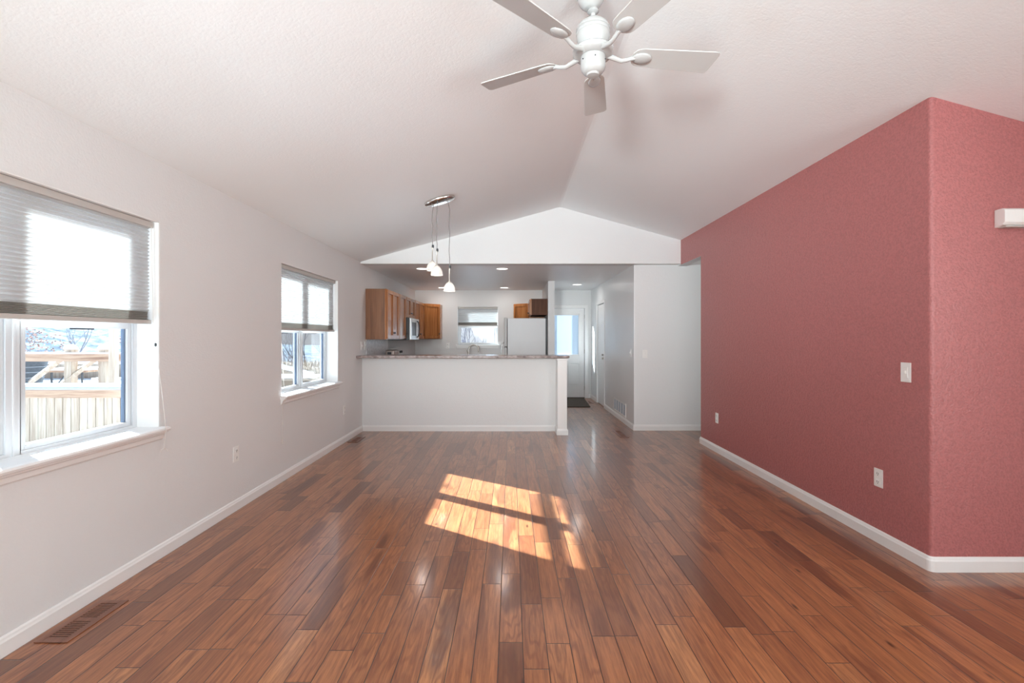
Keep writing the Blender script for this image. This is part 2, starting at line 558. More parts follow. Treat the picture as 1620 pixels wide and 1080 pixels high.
def floor():
    vs, fs, uvs, ends, cols = [], [], [], [], []
    rows = range(-22, 43)
    for i in rows:
        x0 = 0.05 + i * PLANK
        x1 = x0 + PLANK
        y = -4.6 - random.random() * 0.9
        while y < 10.9:
            l = random.choice([0.35, 0.5, 0.6, 0.75, 0.9, 1.05, 1.2]) * random.uniform(0.85, 1.15)
            n = len(vs)
            vs += [(x0, y, 0), (x1, y, 0), (x1, y + l, 0), (x0, y + l, 0)]
            fs.append((n, n + 1, n + 2, n + 3))
            uvs += [(0, 0), (PLANK, 0), (PLANK, l), (0, l)]
            ends += [(0, l), (0, l), (l, 0), (l, 0)]
            c = (random.random(), random.random(), random.random(), 1)
            cols += [c] * 4
            y += l
    me = bpy.data.meshes.new('floor')
    me.from_pydata(vs, [], fs)
    a = me.uv_layers.new(name='plank'); b = me.uv_layers.new(name='ends')
    for k in range(len(uvs)):
        a.data[k].uv = uvs[k]; b.data[k].uv = ends[k]
    ca = me.color_attributes.new('rnd', 'FLOAT_COLOR', 'CORNER')
    for k, c in enumerate(cols):
        ca.data[k].color = c
    me.materials.append(MATS['floor_planks'])
    o = bpy.data.objects.new('floor', me)
    COL.objects.link(o)
    o['kind'] = 'structure'
floor()

# left wall with two window openings
W1 = (1.457, 2.915)
W2 = (4.457, 5.914)
WZ0, WZ1 = 0.80, 2.065
XW = -2.372
m = MB()
for y0, y1, z0, z1 in ((YB, W1[0], 0, EAVE + 0.1), (W1[1], W2[0], 0, EAVE + 0.1), (W2[1], YK + 0.15, 0, EAVE + 0.1),
                       (W1[0], W1[1], 0, WZ0), (W1[0], W1[1], WZ1, EAVE + 0.1),
                       (W2[0], W2[1], 0, WZ0), (W2[0], W2[1], WZ1, EAVE + 0.1)):
    m.box(XW, XL, y0, y1, z0, z1)
m.build('wall_left', 'wall_paint', kind='structure')

# vaulted ceiling
t = 0.15
m = MB()
m.prism([(XL - .3, RZ - SL * (RX - XL + .3)), (RX - 0.03, RZ - SL * 0.03), (RX, RZ - 0.004), (RX + 0.03, RZ - SL * 0.03), (XRR + .1, RZ - SL * (XRR + .1 - RX)),
         (XRR + .1, RZ + t), (XL - .3, RZ + t)], 'y', YB, YH + 0.01)
m.build('ceiling', 'ceiling_paint', kind='structure')
m = MB()
m.box(XL - .1, 4.7, YH + 0.19, YK + 0.1, ZK, ZK + 0.1)
m.box(XR + .12, 4.7, 6.0, YH + 0.2, ZK, ZK + 0.1)
m.build('ceiling_kitchen', 'kitchen_ceiling_paint', kind='structure')
# gable wall over the kitchen opening
m = MB()
m.prism([(XL, ZK - 0.005), (XR + 0.005, ZK - 0.005), (XR + 0.005, RZ - SL * (XR - RX) + .05), (RX, RZ + .05), (XL, EAVE + .05)], 'y', YH, YH + 0.2)
m.build('wall_gable', 'wall_paint', kind='structure')

# red wall, its outside corner rounded, opening at the far end
def arc_profile(r=0.022, n=6):
    pts = [(XR, 6.08), (XR, 2.746 + r)]
    for k in range(1, n):
        a = math.pi + k / n * math.pi / 2
        pts.append((XR + r + r * math.cos(a), 2.746 + r + r * math.sin(a)))
    pts += [(XR + r, 2.746), (XRR + .05, 2.746)]
    return pts
outer = arc_profile()
poly = outer + [(XRR + .05, 2.758), (XR + .012, 2.758), (XR + .012, 6.08)]
m = MB()
n = len(outer)
top = 3.0
m.add([(x, y, 0) for x, y in outer] + [(x, y, top) for x, y in outer], [(i, i + 1, n + i + 1, n + i) for i in range(n - 1)], True)
m.add([(XR, 6.08, 2.40), (XR, YH, 2.40), (XR, YH, top), (XR, 6.08, top)], [(0, 1, 2, 3)])
red = m.build('wall_red', 'red_paint', kind='structure')
m = MB()
m.box(XR + .004, XR + .12, 2.80, 6.082, 0, 2.9)
m.box(XR + .03, XRR + .05, 2.75, 2.87, 0, 2.9)
m.box(XR + .004, XR + .12, 6.08, YH + .12, 2.398, 2.9)
m.box(XR + .12, 4.6, 5.96, 6.08, 0, ZK)      # near side of the passage
m.build('wall_passage', 'wall_paint', kind='structure')
m = MB()
m.box(XRR, XRR + .12, YB, 2.80, 0, 2.6)
m.build('wall_right', 'wall_paint', kind='structure')
m = MB()
m.box(4.5, 4.6, 6.08, 6.95, 0, ZK)
m.build('wall_passage_end', 'wall_paint', kind='structure')
# facing wall right of the hallway, and hallway side wall with door opening
HX, HY = 1.79, 6.92
D2 = (9.13, 9.87)
m = MB()
m.box(HX + .01, 4.55, HY, HY + .12, 0, ZK + .02)
m.build('wall_hall_front', 'wall_paint', kind='structure')
m = MB()
m.box(HX, HX + .12, HY + .004, D2[0], 0, ZK + .02)
m.box(HX, HX + .12, D2[1], YK, 0, ZK + .02)
m.box(HX, HX + .12, D2[0], D2[1], 2.03, ZK + .02)
m.build('wall_hall_side', 'hall_paint', kind='structure', bevel=0.008)
# back wall: kitchen window and back door openings
KW = (-1.214, -0.298, 1.19, 2.05)
BD = (0.80, 1.647, 2.01)
m = MB()
m.box(XL, KW[0], YK, YK + .2, 0, ZK + .05)
m.box(KW[0], KW[1], YK, YK + .2, 0, KW[2])
m.box(KW[0], KW[1], YK, YK + .2, KW[3], ZK + .05)
m.box(KW[1], BD[0], YK, YK + .2, 0, ZK + .05)
m.box(BD[0], BD[1], YK, YK + .2, BD[2], ZK + .05)
m.box(BD[1], HX + .12, YK, YK + .2, 0, ZK + .05)
m.build('wall_back', 'wall_paint', kind='structure')
m = MB(); m.box(0.693, 0.814, 8.93, YK, 0, ZK)
m.build('wall_wing', 'wall_paint', kind='structure')
# wall behind the camera, with a wide opening added to admit fill light
m = MB()
m.box(XL, -1.75, YB, YB + .08, 0, 2.7)
m.box(2.55, XRR, YB, YB + .08, 0, 2.9)
m.prism([(-1.75, 2.5), (2.55, 2.5), (2.55, 2.72), (RX, RZ), (-1.75, 2.55)], 'y', YB, YB + .08)
m.build('wall_rear', 'wall_paint', kind='structure')
# half wall under the breakfast bar, with its end post
m = MB()
m.box(XL, 0.70, YP, 6.99, 0, 1.066)
m.build('wall_peninsula', 'wall_paint', kind='structure')
m = MB()
m.box(0.642, 0.774, 6.59, 7.02, 0, 1.064)
m.box(0.634, 0.782, 6.582, 7.02, 1.035, 1.064)
m.build('trim_1', 'trim_white', kind='structure', bevel=0.003)

# ------------------------------------------------------------------ baseboards
BB = [(0, 0), (0.014, 0), (0.014, 0.062), (0.010, 0.070), (0.008, 0.078), (0.003, 0.085), (0, 0.085)]
def base_path(name, pts, side):
    """pts: floor polyline along the wall; side +1/-1: which side (left of travel = +1) the board sticks out"""
    m = MB()
    n = len(pts)
    offs = []
    for i in range(n):
        p = Vector(pts[i]).to_2d() if len(pts[i]) == 3 else Vector(pts[i])
        ds = []
        if i > 0: ds.append((Vector(pts[i]) - Vector(pts[i - 1])).normalized())
        if i < n - 1: ds.append((Vector(pts[i + 1]) - Vector(pts[i])).normalized())
        nr = [Vector((-d.y, d.x)) * side for d in ds]
        if len(nr) == 2:
            b = (nr[0] + nr[1]).normalized()
            b = b / max(0.3, b.dot(nr[0]))
        else:
            b = nr[0]
        offs.append(b)
    k = len(BB)
    vs = []
    for i in range(n):
        for o, z in BB:
            q = Vector(pts[i]) + offs[i] * o
            vs.append((q.x, q.y, z))
    fs = []
    for i in range(n - 1):
        for j in range(k):
            j2 = (j + 1) % k
            fs.append((i * k + j, i * k + j2, (i + 1) * k + j2, (i + 1) * k + j))
    fs.append(tuple(range(k))); fs.append(tuple((n - 1) * k + j for j in range(k)))
    m.add(vs, fs)
    return m.build(name, 'trim_white', kind='structure')
base_path('baseboard_left', [(XL, YB + .1), (XL, YP)], -1)
base_path('baseboard_peninsula', [(XL + .014, YP), (0.642, YP)], -1)
base_path('baseboard_post', [(0.642, YP - .014), (0.642, 6.59), (0.774, 6.59), (0.774, 7.02)], -1)
rp = [(x, y) for x, y in outer]
rp[0] = (XR, 6.095)
base_path('baseboard_red', [(XR + .1, 6.08), (XR, 6.08)] + rp[1:], 1 * -1)
base_path('baseboard_hall', [(4.4, HY), (HX, HY), (HX, D2[0] - .02)], 1)
base_path('baseboard_hall_far', [(HX, D2[1] + .06), (HX, YK), (BD[1] + .09, YK)], 1)

# ------------------------------------------------------------------ windows in the left wall
def left_window(idx, y0, y1):
    root = struct_root('window_%d' % idx, (XL, (y0 + y1) / 2, WZ0))
    SZ = WZ0 + .006
    # painted drywall returns
    m = MB()
    m.box(-2.30, XL - .001, y0, y0 + .006, WZ0, WZ1)
    m.box(-2.30, XL - .001, y1 - .006, y1, WZ0, WZ1)
    m.box(-2.30, XL - .001, y0, y1, WZ1 - .006, WZ1)
    m.build('window_return', 'trim_white', root)
    yc = (y0 + y1) / 2
    # outer frame and central mullion
    m = MB()
    fx0, fx1 = -2.372, -2.297
    m.box(fx0, fx1, y0 + .006, y0 + .036, WZ0, WZ1 - .006)
    m.box(fx0, fx1, y1 - .036, y1 - .006, WZ0, WZ1 - .006)
    m.box(fx0, fx1, yc - .032, yc + .032, WZ0, WZ1 - .006)
    m.box(fx0, fx1 + .006, yc - .006, yc + .006, WZ0, WZ1 - .006)
    for a, b in ((y0 + .036, yc - .032), (yc + .032, y1 - .036)):
        m.box(fx0, fx1, a, b, WZ0, WZ0 + .022)
        m.box(fx0, fx1, a, b, WZ1 - .028, WZ1 - .006)
    m.build('window_frame', 'vinyl_white', root, bevel=0.002)
    for a, b in ((y0 + .036, yc - .032), (yc + .032, y1 - .036)):
        m = MB()   # lower sash
        sx0, sx1 = -2.345, -2.308
        m.box(sx0, sx1, a, a + .034, WZ0 + .022, 1.44)
        m.box(sx0, sx1, b - .030, b, WZ0 + .022, 1.44)
        m.box(sx0, sx1, a + .034, b - .030, WZ0 + .022, WZ0 + .046)
        m.box(sx0, sx1, a + .034, b - .030, 1.405, 1.44)
        s = m.build('lower_sash', 'vinyl_white', root, bevel=0.002)
        g = MB()
        g.box(sx0 + .004, sx1 - .012, b - .038, b - .0305, WZ0 + .046, 1.405)
        g.build('edge_strip', 'edge_strip', s, label='dark strip along the pane edge')  # narrow dark strip down one edge of the pane
        g = MB()
        g.box(sx1 - .002, sx1 + .004, (a + b) / 2 - .07, (a + b) / 2 + .07, 1.397, 1.404)
        g.build('sash_lock', 'black_plastic', s, label='black sash latch')
        g = MB(); g.box(-2.328, -2.325, a + .03, b - .03, WZ0 + .04, 1.41)
        g.build('pane', 'pane_glass', s)
        m = MB()   # upper sash
        ux0, ux1 = -2.370, -2.350
        m.box(ux0, ux1, a, a + .030, 1.405, WZ1 - .028)
        m.box(ux0, ux1, b - .030, b, 1.405, WZ1 - .028)
        m.box(ux0, ux1, a + .030, b - .030, 1.405, 1.435)
        m.box(ux0, ux1, a + .030, b - .030, WZ1 - .052, WZ1 - .028)
        s = m.build('upper_sash', 'vinyl_white', root)
        g = MB(); g.box(-2.362, -2.359, a + .025, b - .025, 1.42, WZ1 - .05)
        g.build('pane', 'pane_glass', s)
    # sill with nose and apron
    m = MB()
    e = 0.022
    prof = [(-2.300, SZ), (-2.125, SZ), (-2.112, SZ - .004), (-2.108, SZ - .014), (-2.112, SZ - .026), (-2.125, SZ - .032), (-2.1625, SZ - .032), (-2.1625, WZ0 + .001), (-2.300, WZ0 + .001)]
    m.prism(prof, 'y', y0 + .0005, y1 - .0005)
    nose = [(-2.1625, SZ)] + prof[1:7]
    m.prism(nose, 'y', y0 - e, y0 + .0005)
    m.prism(nose, 'y', y1 - .0005, y1 + e)
    m.build('window_sill', 'trim_white', root)
    m = MB()
    m.prism([(XL + .001, WZ0 - .026), (XL + .030, WZ0 - .026), (XL + .028, WZ0 - .036), (XL + .016, WZ0 - .044), (XL + .014, WZ0 - .066), (XL + .004, WZ0 - .075), (XL + .001, WZ0 - .075)], 'y', y0 - e + .01, y1 + e - .01)
    m.build('window_apron', 'trim_white', root)
    return root
left_window(1, *W1)
left_window(2, *W2)

def pleats(m, place, z0, z1, pitch, amp, w0, w1):
    """zigzag cloth; place(w, d, z) gives the point"""
    n = int(round((z1 - z0) / (pitch / 2)))
    vs, fs = [], []
    for i in range(n + 1):
        z = z0 + (z1 - z0) * i / n
        d = amp if i % 2 else -amp
        vs += [place(w0, d, z), place(w1, d, z)]
    for i in range(n):
        fs.append((2 * i, 2 * i + 1, 2 * i + 3, 2 * i + 2))
    m.add(vs, fs)

def shade_left(label, y0, y1, zb):
    xs = -2.215
    root = thing('cellular_shade', label, 'blind', (xs, (y0 + y1) / 2, zb), group='cellular window shades')
    a, b = y0 + .012, y1 - .016
    m = MB(); m.box(xs - .026, xs + .026, a, b, 2.022, WZ1 - .008)
    m.build('headrail', 'rail_grey', root, bevel=0.003)
    m = MB()
    pleats(m, lambda w, d, z: (xs - .014 - d, w, z), zb + .075, 2.022, 0.021, 0.007, a + .004, b - .004)
    pleats(m, lambda w, d, z: (xs + d, w, z), zb + .075, 2.022, 0.021, 0.007, a + .004, b - .004)
    m.build('pleated_fabric', 'shade_fabric', root)
    m = MB()
    pleats(m, lambda w, d, z: (xs + d, w, z), zb + .024, zb + .076, 0.007, 0.010, a + .004, b - .004)
    pleats(m, lambda w, d, z: (xs - .004 + d, w, z), zb + .024, zb + .076, 0.007, 0.010, a + .004, b - .004)
    m.build('gathered_pleats', 'shade_gathered', root)
    m = MB(); m.box(xs - .016, xs + .016, a + .002, b - .002, zb, zb + .024)
    m.build('bottom_rail', 'rail_grey', root, bevel=0.003)
    return root, b
r1, b1 = shade_left('large pleated shade half lowered over the nearest left window', W1[0], W1[1], 1.436)
m = MB()
m.tube([(-2.188, b1 - .02, 2.03), (-2.186, 2.885, 1.75), (-2.18, 2.885, 1.45), (-2.165, 2.885, 1.30), (-2.135, 2.90, 1.0), (-2.104, 2.885, .81), (-2.10, 2.885, .79), (-2.112, 2.885, .72), (-2.112, 2.885, .68)], 0.0016, 5)
m.tube([(-2.112 + 0.012 * math.cos(t), 2.885 + .014 * math.cos(t), .664 + 0.014 * math.sin(t)) for t in [k * math.pi / 6 for k in range(-1, 8)]], 0.002, 5)
m.build('pull_cord', 'cord_white', r1)
m = MB(); m.lathe([(0.0, -.012), (0.006, -.008), (0.006, .008), (0, .012)], (-2.165, 2.885, 1.31), 10)
m.build('cord_bead', 'black_plastic', r1, label='small black cord bead')
r2, b2 = shade_left('smaller-looking pleated shade half lowered over the farther left window', W2[0], W2[1], 1.425)
m = MB()
m.tube([(-2.185, W2[0] + .03, 2.03), (-2.18, W2[0] + .03, 1.4), (-2.15, W2[0] + .03, .86), (-2.104, W2[0] - .0, .81), (-2.102, W2[0] - .02, .78), (-2.14, W2[0] - .02, .72), (-2.14, W2[0] - .02, .37)], 0.0016, 5)
m.lathe([(0.0, -.02), (0.007, -.015), (0.004, .015), (0, .02)], (-2.14, W2[0] - .02, .56), 8)
m.lathe([(0.0, -.02), (0.007, -.015), (0.004, .015), (0, .02)], (-2.14, W2[0] - .02, .38), 8)
m.build('pull_cord', 'cord_white', r2)

# ------------------------------------------------------------------ kitchen window
root = struct_root('window_3', ((KW[0] + KW[1]) / 2, YK, KW[2]))
m = MB()
m.box(KW[0], KW[0] + .006, YK, YK + .12, KW[2], KW[3]); m.box(KW[1] - .006, KW[1], YK, YK + .12, KW[2], KW[3]); m.box(KW[0], KW[1], YK, YK + .12, KW[3] - .006, KW[3])
m.build('window_return', 'trim_white', root)
m = MB()
for a, b in ((KW[0] + .006, KW[0] + .04), (KW[1] - .04, KW[1] - .006)):
    m.box(a, b, YK + .10, YK + .18, KW[2], KW[3])
m.box(KW[0] + .04, KW[1] - .04, YK + .10, YK + .18, KW[2], KW[2] + .03)
m.box(KW[0] + .04, KW[1] - .04, YK + .10, YK + .18, KW[3] - .04, KW[3])
m.build('window_frame', 'vinyl_white', root, bevel=.002)
m = MB()
a, b = KW[0] + .04, KW[1] - .04
m.box(a, a + .035, YK + .11, YK + .145, KW[2] + .03, 1.62); m.box(b - .035, b, YK + .11, YK + .145, KW[2] + .03, 1.62)
m.box(a + .035, b - .035, YK + .11, YK + .145, KW[2] + .03, KW[2] + .055); m.box(a + .035, b - .035, YK + .11, YK + .145, 1.575, 1.62)
s = m.build('lower_sash', 'vinyl_white', root)
m = MB(); m.box(a + .03, b - .03, YK + .126, YK + .129, KW[2] + .05, 1.58); m.build('pane', 'pane_glass', s)
m = MB()
m.box(a, a + .03, YK + .15, YK + .178, 1.58, KW[3] - .04); m.box(b - .03, b, YK + .15, YK + .178, 1.58, KW[3] - .04); m.box(a + .03, b - .03, YK + .15, YK + .178, 1.58, 1.61)
s = m.build('upper_sash', 'vinyl_white', root)
m = MB(); m.box(a + .02, b - .02, YK + .163, YK + .166, 1.6, KW[3] - .04); m.build('pane', 'pane_glass', s)
m = MB()
m.box(KW[0] - .03, KW[1] + .03, YK - .035, YK + .10, KW[2] - .022, KW[2])
m.build('window_sill', 'trim_white', root, bevel=.004)
m = MB(); m.box(KW[0] - .015, KW[1] + .015, YK - .015, YK, KW[2] - .075, KW[2] - .022)
m.build('window_apron', 'trim_white', root, bevel=.003)
ys = YK + .05
root = thing('cellular_shade', 'pleated shade half lowered over the kitchen window above the faucet', 'blind', ((KW[0] + KW[1]) / 2, ys, 1.62), group='cellular window shades')
m = MB(); m.box(KW[0] + .012, KW[1] - .012, ys - .025, ys + .025, KW[3] - .048, KW[3] - .008); m.build('headrail', 'rail_grey', root)
m = MB(); pleats(m, lambda w, d, z: (w, ys + .014 - d, z), 1.70, KW[3] - .048, .021, .007, KW[0] + .016, KW[1] - .016); pleats(m, lambda w, d, z: (w, ys + d, z), 1.70, KW[3] - .048, .021, .007, KW[0] + .016, KW[1] - .016); m.build('pleated_fabric', 'shade_fabric', root)
m = MB(); pleats(m, lambda w, d, z: (w, ys + d, z), 1.636, 1.70, .007, .010, KW[0] + .016, KW[1] - .016)
pleats(m, lambda w, d, z: (w, ys + .006 + d, z), 1.636, 1.70, .007, .010, KW[0] + .016, KW[1] - .016); m.build('gathered_pleats', 'shade_gathered', root)
m = MB(); m.box(KW[0] + .014, KW[1] - .014, ys - .016, ys + .016, 1.612, 1.636); m.build('bottom_rail', 'rail_grey', root)

# ------------------------------------------------------------------ doors
root = struct_root('door_1', ((BD[0] + BD[1]) / 2, YK, 0))
m = MB()
w = .075
m.prism([(BD[1] + .001, 0), (BD[1] + w, 0), (BD[1] + w, BD[2] + w), (BD[0], BD[2] + w), (BD[0], BD[2] + .001), (BD[1] + .001, BD[2] + .001)], 'y', YK - .018, YK)
m.build('door_casing', 'trim_white', root, bevel=.004)
m = MB()
dy0, dy1 = YK + .03, YK + .074
gx0, gx1, gz0, gz1 = BD[0] + .14, BD[1] - .125, 0.965, 1.87
m.box(BD[0] + .004, gx0, dy0, dy1, .012, BD[2] - .004)
m.box(gx1, BD[1] - .004, dy0, dy1, .012, BD[2] - .004)
m.box(gx0, gx1, dy0, dy1, .012, gz0)
m.box(gx0, gx1, dy0, dy1, gz1, BD[2] - .004)
for a, b in ((BD[0] + .12, BD[0] + .36), (BD[1] - .36, BD[1] - .12)):   # moulded lower panels
    for q in ((a, b, .26, .275), (a, b, .765, .78), (a, a + .015, .26, .78), (b - .015, b, .26, .78)):
        m.box(q[0], q[1], dy0 - .006, dy0 + .001, q[2], q[3])
    m.box(a + .035, b - .035, dy0 - .005, dy0 + .001, .295, .745)
slab = m.build('door_slab', 'trim_white', root, bevel=.003)
m = MB()
for q in ((gx0 - .02, gx1 + .02, gz0 - .02, gz0 + .012), (gx0 - .02, gx1 + .02, gz1 - .012, gz1 + .02), (gx0 - .02, gx0 + .012, gz0 - .02, gz1 + .02), (gx1 - .012, gx1 + .02, gz0 - .02, gz1 + .02)):
    m.box(q[0], q[1], dy0 - .010, dy0 + .002, q[2], q[3])
m.build('glass_frame', 'trim_white', slab, bevel=.003)
m = MB(); m.box(gx0, gx1, dy0 + .004, dy0 + .008, gz0, gz1); m.build('pane', 'pane_glass', slab)
m = MB()
z = gz0 + .01
while z < gz1 - .012:
    m.add([(gx0 + .004, dy0 + .014, z), (gx1 - .004, dy0 + .014, z), (gx1 - .004, dy0 + .026, z + .0165), (gx0 + .004, dy0 + .026, z + .0165)], [(0, 1, 2, 3)])
    z += .0155
m.build('blind_slats', 'mini_blind', slab, label='closed pale blue-white mini blind inside the glass')
for z in (.18, 1.0, 1.78):
    m = MB(); m.tube([(BD[1] - .002, YK + .024, z), (BD[1] - .002, YK + .024, z + .09)], .006, 8); m.build('hinge', 'nickel', root)
m = MB(); m.box(BD[0], BD[1], YK + .005, YK + .12, 0.0, .012); m.build('threshold', 'bronze', root)

root = struct_root('door_2', (HX, sum(D2) / 2, 0))
m = MB()
c0 = HX - .012
m.box(c0, HX, D2[0] - .045, D2[0] + .001, 0, 2.03 + .055); m.box(c0, HX, D2[1], D2[1] + .055, 0, 2.03 + .055); m.box(c0, HX, D2[0], D2[1], 2.03, 2.085)
m.build('door_casing', 'trim_white', root, bevel=.003)
m = MB()
m.box(HX + .012, HX + .045, D2[0] + .035, D2[1] - .004, .012, 2.02)
slab = m.build('door_slab', 'trim_white', root, bevel=.002)
m = MB(); m.box(HX + .03, HX + .10, D2[0], D2[0] + .034, 0, 2.03); m.box(HX + .06, HX + .10, D2[0], D2[1], 0, 2.03); m.build('door_gap_shade', 'dark_slot', root, label='dark filler painting shade into the gap along the door edge')  # dark boxes put the gap's shade in as solid colour
for z in (.95, 1.02):
    m = MB(); m.lathe([(0.0, 0), (.010, .002), (.010, .012), (.018, .022), (.019, .034), (.012, .044), (0, .046)], (HX + .014, D2[0] + .09 + (z - .95) * .3, z), 14,
                      axis=Matrix(((0, 0, -1), (0, 1, 0), (1, 0, 0))))
    m.build('door_knob', 'nickel', slab)

# ------------------------------------------------------------------ breakfast bar top
m = MB()
m.prism([(XL + .001, 6.59), (0.77, 6.59), (0.80, 6.60), (0.812, 6.63), (0.815, 6.66), (0.815, 7.06), (XL + .001, 7.06)], 'z', 1.067, 1.103)
o = m.build('bar_countertop', 'counter_stone', bevel=0.010, seg=3)
tag(o, 'long mottled brown stone-look bar top on the white half wall', 'countertop')

# ------------------------------------------------------------------ wall plates, vents
def plate(label, cat, cx, cy, cz, normal, kind, group=None, mat='plate_white'):
    """normal: 'x+','x-','y-' direction the plate faces"""
    root = thing('wall_outlet' if kind == 'outlet' else 'light_switch', label, cat, (cx, cy, cz), group=group)
    def T(u, d, v):
        if normal == 'x+': return (cx + d, cy + u, cz + v)
        if normal == 'x-': return (cx - d, cy - u, cz + v)
        return (cx + u, cy - d, cz + v)
    def B(m, u0, u1, d0, d1, v0, v1):
        p, q = T(u0, d0, v0), T(u1, d1, v1)
        m.box(p[0], q[0], p[1], q[1], p[2], q[2])
    m = MB(); B(m, -.037, .037, 0.0, .006, -.060, .060); m.build('cover_plate', mat, root, bevel=.002)
    if kind == 'outlet':
        for s in (-1, 1):
            m = MB(); B(m, -.017, .017, .004, .0085, s * .027 - .015, s * .027 + .015)
            f = m.build('receptacle', mat, root, bevel=.002)
            m = MB()
            B(m, -.008, -.005, .008, .0090, s * .027 - .003, s * .027 + .009); B(m, .005, .008, .008, .0090, s * .027 - .003, s * .027 + .007)
            B(m, -.0025, .0025, .008, .0090, s * .027 - .011, s * .027 - .006)
            m.build('slots', 'dark_slot', f, label='dark outlet slots')
    else:
        m = MB(); B(m, -.017, .017, .004, .008, -.033, .033); m.build('rocker_frame', mat, root, bevel=.001)
        m = MB(); B(m, -.006, .006, .006, .016, -.008, .014); m.build('toggle', mat, root, bevel=.002)
    return root
plate('white outlet low on the left wall between the two windows', 'outlet', XL, 3.72, .44, 'x+', 'outlet', 'wall outlets')
plate('white outlet low on the left wall right of the farther window', 'outlet', XL, 6.13, .42, 'x+', 'outlet', 'wall outlets')
plate('white outlet low on the red wall at its near end', 'outlet', XR, 3.134, .427, 'x-', 'outlet', 'wall outlets')
plate('tiny white outlet low on the red wall at its far end', 'outlet', XR, 5.60, .405, 'x-', 'outlet', 'wall outlets')
plate('white switch plate on the red wall near its corner', 'switch', XR, 2.916, 1.14, 'x-', 'switch', 'light switches')
plate('white switch plate on the facing white wall by the hallway', 'switch', 1.95, HY, 1.12, 'y-', 'switch', 'light switches')
plate('switch on the shiny hallway side wall near its corner', 'switch', HX, 7.11, 1.126, 'x-', 'switch', 'light switches')
plate('switch plate on left wall just above the bar end', 'switch', XL, 6.84, 1.235, 'x+', 'switch', 'light switches')
plate('switch plate on left kitchen wall beside the backsplash edge', 'switch', XL, 7.0, 1.235, 'x+', 'switch', 'light switches')
plate('white outlet on kitchen back wall left of the window', 'outlet', -1.43, YK, 1.17, 'y-', 'outlet', 'wall outlets')

def floor_vent(label, x0, x1, y0, y1):
    root = thing('floor_vent', label, 'vent', ((x0 + x1) / 2, (y0 + y1) / 2, 0), group='wooden floor vents')
    m = MB(); m.box(x0 + .03, x1 - .03, y0 + .03, y1 - .03, 0.0008, .0015); m.build('vent_opening', 'dark_slot', root, label='dark opening under the slots')
    m = MB()
    m.box(x0, x0 + .032, y0, y1, 0, .005); m.box(x1 - .032, x1, y0, y1, 0, .005)
    m.box(x0 + .032, x1 - .032, y0, y0 + .032, 0, .005); m.box(x0 + .032, x1 - .032, y1 - .032, y1, 0, .005)
    m.build('vent_frame', 'vent_wood', root, bevel=.002)
    m = MB()
    yc = (y0 + y1) / 2
    m.box(x0 + .03, x1 - .03, yc - .012, yc + .012, .001, .004)
    n = 9
    for a, b in ((y0 + .032, yc - .012), (yc + .012, y1 - .032)):
        st = (b - a) / n
        for k in range(n):
            m.box(x0 + .03, x1 - .03, a + k * st, a + k * st + st * .52, .001, .0042)
    m.build('vent_slats', 'vent_wood', root)
floor_vent('wooden floor vent beside the left baseboard in the foreground', -2.118, -1.968, 2.10, 2.44)
floor_vent('small dark floor vent in the corner by the left end of the half wall', -2.118, -1.985, 6.12, 6.46)
floor_vent('dark floor vent beside the hallway corner and return air grille', 1.47, 1.60, 6.42, 6.90)
floor_vent('small wooden floor vent at the far hallway end right of the doormat', 1.58, 1.70, 9.75, 10.1)

# return air grille low on hallway wall
root = thing('air_grille', 'white return air grille low on the hallway wall', 'grille', (HX, 7.83, .2))
gy0, gy1, gz0_, gz1_ = 7.40, 8.26, .100, .320
m = MB()
m.box(HX - .008, HX, gy0 + .03, gy1 - .03, gz0_, gz0_ + .025); m.box(HX - .008, HX, gy0 + .03, gy1 - .03, gz1_ - .025, gz1_); m.box(HX - .008, HX, gy0, gy0 + .03, gz0_, gz1_); m.box(HX - .008, HX, gy1 - .03, gy1, gz0_, gz1_)
for k in range(1, 5):
    y = gy0 + (gy1 - gy0) * k / 5
    m.box(HX - .008, HX, y - .014, y + .014, gz0_ + .025, gz1_ - .025)
m.build('grille_frame', 'trim_white', root, bevel=.002)
m = MB()
for k in range(9):
    z = gz0_ + .03 + k * .0185
    m.add([(HX - .007, gy0 + .02, z), (HX - .007, gy1 - .02, z), (HX - .001, gy1 - .02, z + .012), (HX - .001, gy0 + .02, z + .012)], [(0, 1, 2, 3)])
m.build('louvers', 'outside_siding', root)

# doormat
m = MB()
m.prism([(.84, 9.22), (1.54, 9.22), (1.62, 10.55), (.90, 10.55)], 'z', 0.0005, .012)
tag(m.build('doormat', 'mat_brown', bevel=.004), 'dark brown doormat on the floor before the back door', 'mat')

# door chime on the red wall
root = thing('door_chime', 'white box-shaped door chime high on the red wall', 'chime', (2.90, 2.746, 2.04))
m = MB()
m.prism([(2.746, 1.988), (2.746, 2.090), (2.700, 2.090), (2.686, 2.080), (2.686, 2.010), (2.700, 1.996)], 'x', 2.797, 3.03)
m.build('chime_cover', 'plate_white', root, bevel=.003)
m = MB(); m.box(2.815, 3.012, 2.700, 2.742, 1.985, 1.992); m.build('chime_base', 'rail_grey', root)

